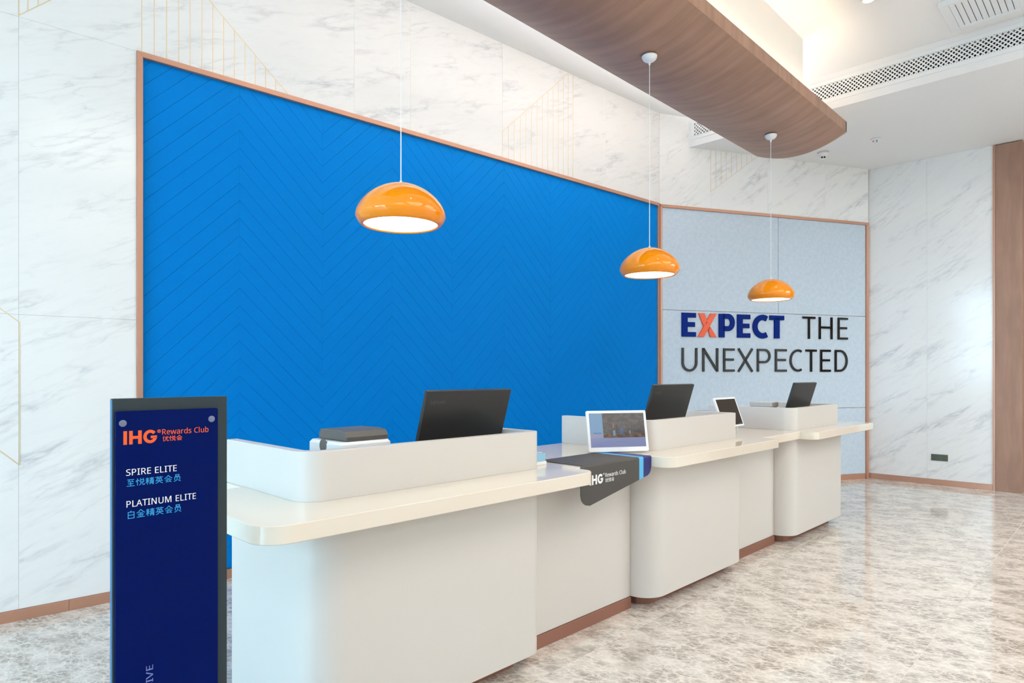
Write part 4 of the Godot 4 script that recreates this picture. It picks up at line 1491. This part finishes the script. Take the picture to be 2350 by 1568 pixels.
# a and b: lower corners of the front face; h: its height; lean in degrees
func tablet(label: String, a: Vector3, b: Vector3, h: float, lean: float, lit: bool) -> void:
	var u := (b - a).normalized()
	var out := u.cross(UPV).normalized()
	var up := (UPV * cos(deg_to_rad(lean)) - out * sin(deg_to_rad(lean))).normalized()
	var nn := u.cross(up).normalized()
	var x := Transform3D(Basis(u, up, nn), a)
	var w := a.distance_to(b)
	var t := thing("tablet", label, "tablet", x)
	var mb := MB.new()
	prism(mb, rrect(0, 0, w, h, [0.008, 0.008, 0.008, 0.008], 5), -0.016, 0.0, 0.002, Transform3D(), true)
	put(mb, "shell", M["white tablet shell"], t)
	mb = MB.new()
	var m := 0.016
	var lo := 0.028 if lit else 0.014
	var uv := [Vector2(0, 1), Vector2(1, 1), Vector2(1, 0), Vector2(0, 0)]
	mb.quad(Vector3(m, lo, 0.0004), Vector3(w - m, lo, 0.0004), Vector3(w - m, h - 0.016, 0.0004), Vector3(m, h - 0.016, 0.0004), Vector3(0, 0, 1), uv)
	var s := put(mb, "screen", M["lit screen picture"] if lit else M["dark screen glass"], t)
	if lit:
		var sw := w - 2 * m
		var sh := h - 0.016 - lo
		write_text(s, "Unlock your rewards in IHG Rewards Club", m + sw * 0.03, m + sw * 0.7, lo + sh * 0.135, lo + sh * 0.165, 0.0006, "pale lilac print")
		write_text(s, "IHG Rewards Club", m + sw * 0.06, m + sw * 0.2, lo + sh * 0.4, lo + sh * 0.43, 0.0006, "navy leatherette")
		for k in 2:
			mb = MB.new()
			box(mb, Vector3(m + sw * 0.03, lo + sh * (0.05 + 0.035 * k), 0.0005), Vector3(m + sw * (0.34 + 0.25 * k), lo + sh * (0.062 + 0.035 * k), 0.0008))
			put(mb, "print_line", M["pale lilac print"], s)
	# rear foot down to the counter
	var inv := x.affine_inverse()
	for k in 2:
		mb = MB.new()
		var q := a.lerp(b, 0.3 + 0.4 * k)
		var top := q + up * h * 0.55 - nn * 0.016
		var ft := Vector3(q.x, WORK_Y + 0.0105, q.z) - out * 0.11
		tube(mb, inv * top, inv * ft, 0.004, 8)
		var tip := Vector3(q.x, WORK_Y + 0.0105, q.z) - out * 0.012
		tube(mb, inv * (q + up * 0.01 - nn * 0.012), inv * tip, 0.005, 8)
		tube(mb, inv * tip, inv * ft, 0.004, 8)
		put(mb, "stand_leg", M["white tablet shell"], t)


# tl: upper corner of the back nearer the first bay
func monitor(label: String, tl: Vector3, w: float) -> void:
	var lean := deg_to_rad(17.0)
	var down := Vector3(0, -cos(lean), -sin(lean))
	var x := Transform3D(Basis(Vector3(1, 0, 0), -down, Vector3(1, 0, 0).cross(-down)), tl)
	var t := thing("monitor", label, "monitor", x, "black monitors on the counter")
	var mb := MB.new()
	prism(mb, rrect(0, -0.325, w, 0.0, [0.004, 0.004, 0.004, 0.004], 3), -0.022, 0.0, 0.0015, Transform3D(), true)
	var c := put(mb, "casing", M["black monitor plastic"], t)
	mb = MB.new()
	mb.quad(Vector3(0.008, -0.31, -0.0224), Vector3(w - 0.008, -0.31, -0.0224), Vector3(w - 0.008, -0.008, -0.0224), Vector3(0.008, -0.008, -0.0224), Vector3(0, 0, -1))
	put(mb, "screen", M["dark screen glass"], t)
	write_text(c, "Lenovo", 0.03, 0.115, -0.062, -0.042, 0.0001, "grey print on black")
	var inv := x.affine_inverse()
	mb = MB.new()
	var foot := tl + Vector3(w / 2, 0, 0) + down * 0.2
	var base := Vector3(foot.x, WORK_Y + 0.012, foot.z - 0.06)
	tube(mb, inv * (foot - x.basis.z * 0.042 + Vector3(0, -0.0, 0)), inv * base, 0.016, 14)
	put(mb, "stand_neck", M["black monitor plastic"], t)
	mb = MB.new()
	box(mb, Vector3(base.x - 0.11, WORK_Y + 0.0005, base.z - 0.09), Vector3(base.x + 0.11, WORK_Y + 0.012, base.z + 0.09), 0.003, inv)
	put(mb, "stand_foot", M["black monitor plastic"], t)


# ---------------------------------------------------------------- ceiling fittings
func build_ceiling_things() -> void:
	# security camera
	var t := thing("security_camera", "white turret security camera under the grey soffit", "camera", Transform3D(Basis(), Vector3(8.4, SOFFIT_Y, -2.79)))
	var mb := MB.new()
	lathe(mb, PackedVector2Array([Vector2(0.0, -0.04), Vector2(0.05, -0.04), Vector2(0.06, -0.034), Vector2(0.064, -0.001), Vector2(0.0, -0.001)]), 36)
	put(mb, "base", M["white enamel"], t)
	mb = MB.new()
	var look := (Vector3(0, 1.4, 0) - Vector3(8.4, SOFFIT_Y, -2.79)).normalized()
	look = (look + Vector3(0.15, -0.25, 0.1)).normalized()
	var bx := Transform3D(Basis(look.cross(UPV).normalized(), look, look.cross(UPV).normalized().cross(look)), Vector3(0, -0.05, 0))
	var ball := PackedVector2Array()
	for k in 15:
		var a := -PI / 2 + PI * k / 18.0
		ball.append(Vector2(cos(a) * 0.045, sin(a) * 0.045))
	ball.append(Vector2(0.0, ball[14].y))
	lathe(mb, ball, 32, bx)
	var bl := put(mb, "ball", M["white enamel"], t)
	mb = MB.new()
	for k in [-1.0, 1.0]:
		lathe(mb, PackedVector2Array([Vector2(0.0115, 0.0), Vector2(0.0115, 0.006), Vector2(0.0, 0.006)]), 16, Transform3D(bx.basis, bx * Vector3(0.0145 * k, ball[14].y - 0.001, 0)))
	put(mb, "lenses", M["black lens glass"], bl)

	# sprinkler
	var s := thing("sprinkler", "tiny white sprinkler with orange and blue bits under the soffit", "sprinkler", Transform3D(Basis(), Vector3(8.35, SOFFIT_Y, -2.19)))
	mb = MB.new()
	lathe(mb, PackedVector2Array([Vector2(0.0, -0.012), Vector2(0.04, -0.012), Vector2(0.052, -0.006), Vector2(0.055, -0.0005), Vector2(0.0, -0.0005)]), 28)
	put(mb, "rosette", M["white enamel"], s)
	mb = MB.new()
	box(mb, Vector3(-0.004, -0.03, -0.03), Vector3(0.004, -0.012, -0.018), 0.002)
	put(mb, "fusible_link", M["orange plastic"], s)
	mb = MB.new()
	box(mb, Vector3(-0.006, -0.04, 0.008), Vector3(0.006, -0.012, 0.018), 0.002)
	put(mb, "deflector_clip", M["blue plastic"], s)

	# air diffuser with lengthwise slats
	var d := thing("air_diffuser", "white square slatted air diffuser on the upper ceiling", "diffuser", Transform3D(Basis(), Vector3(6.35, CEIL_Y, -1.2)))
	mb = MB.new()
	var w := 0.57
	for q in [[0.0, 0.0, w, 0.07], [0.0, w - 0.07, w, w], [0.0, 0.07, 0.05, w - 0.07], [w - 0.08, 0.07, w, w - 0.07]]:
		box(mb, Vector3(q[0], -0.04, q[1]), Vector3(q[2], 0.0, q[3]), 0.003)
	put(mb, "frame", M["white aluminium"], d)
	mb = MB.new()
	box(mb, Vector3(0.05, -0.0035, 0.07), Vector3(w - 0.08, -0.0005, w - 0.07))
	put(mb, "duct_throat", M["galvanised duct"], d)
	var pitch := 0.0435
	for k in 10:
		mb = MB.new()
		var z := 0.072 + pitch * k
		box(mb, Vector3(0.05, -0.037, z), Vector3(w - 0.08, -0.03, z + 0.0385), 0.001, Transform3D())
		put(mb, "slat", M["white aluminium"], d)

	# downlights
	var spots := [[0.95, 1.42], [3.3, 1.42], [4.75, 1.42], [2.1, 1.42]]
	var wx := frame_of(Vector2(1.272, -4.512), Vector2(6.741, -4.085))
	for q in spots:
		downlight(wx * Vector3(q[0], CEIL_Y, q[1]), "recessed downlight in the ceiling strip behind the walnut canopy", "downlights behind the canopy", 0.35)
	downlight(Vector3(5.9, CEIL_Y, -1.6), "bright recessed downlight near the slatted air diffuser", "downlights before the canopy", 0.5)
	for q in [[3.9, -1.2], [1.9, -1.2]]:
		downlight(Vector3(q[0], CEIL_Y, q[1]), "recessed downlight in the ceiling in front of the walnut canopy", "downlights before the canopy", 0.5)


func downlight(at: Vector3, label: String, group: String, energy: float) -> void:
	var t := thing("downlight", label, "downlight", Transform3D(Basis(), at), group)
	var mb := MB.new()
	lathe(mb, PackedVector2Array([Vector2(0.042, -0.002), Vector2(0.044, -0.006), Vector2(0.056, -0.006), Vector2(0.06, -0.0005), Vector2(0.042, -0.0005)]), 28)
	put(mb, "trim_ring", M["white enamel"], t)
	mb = MB.new()
	disc(mb, 0.043, Transform3D(Basis(), Vector3(0, -0.0025, 0)), 28, -1.0)
	put(mb, "lens", M["glowing downlight"], t)
	var l := SpotLight3D.new()
	l.name = "downlight_beam"
	l.light_color = Color(1.0, 0.87, 0.7)
	l.light_energy = energy
	l.light_size = 0.04
	l.spot_range = 15.0
	l.spot_angle = 50.0
	l.spot_angle_attenuation = 0.9
	l.shadow_enabled = true
	l.transform = Transform3D(Basis(Vector3(1, 0, 0), -PI / 2), Vector3(0, -0.012, 0))
	t.add_child(l)
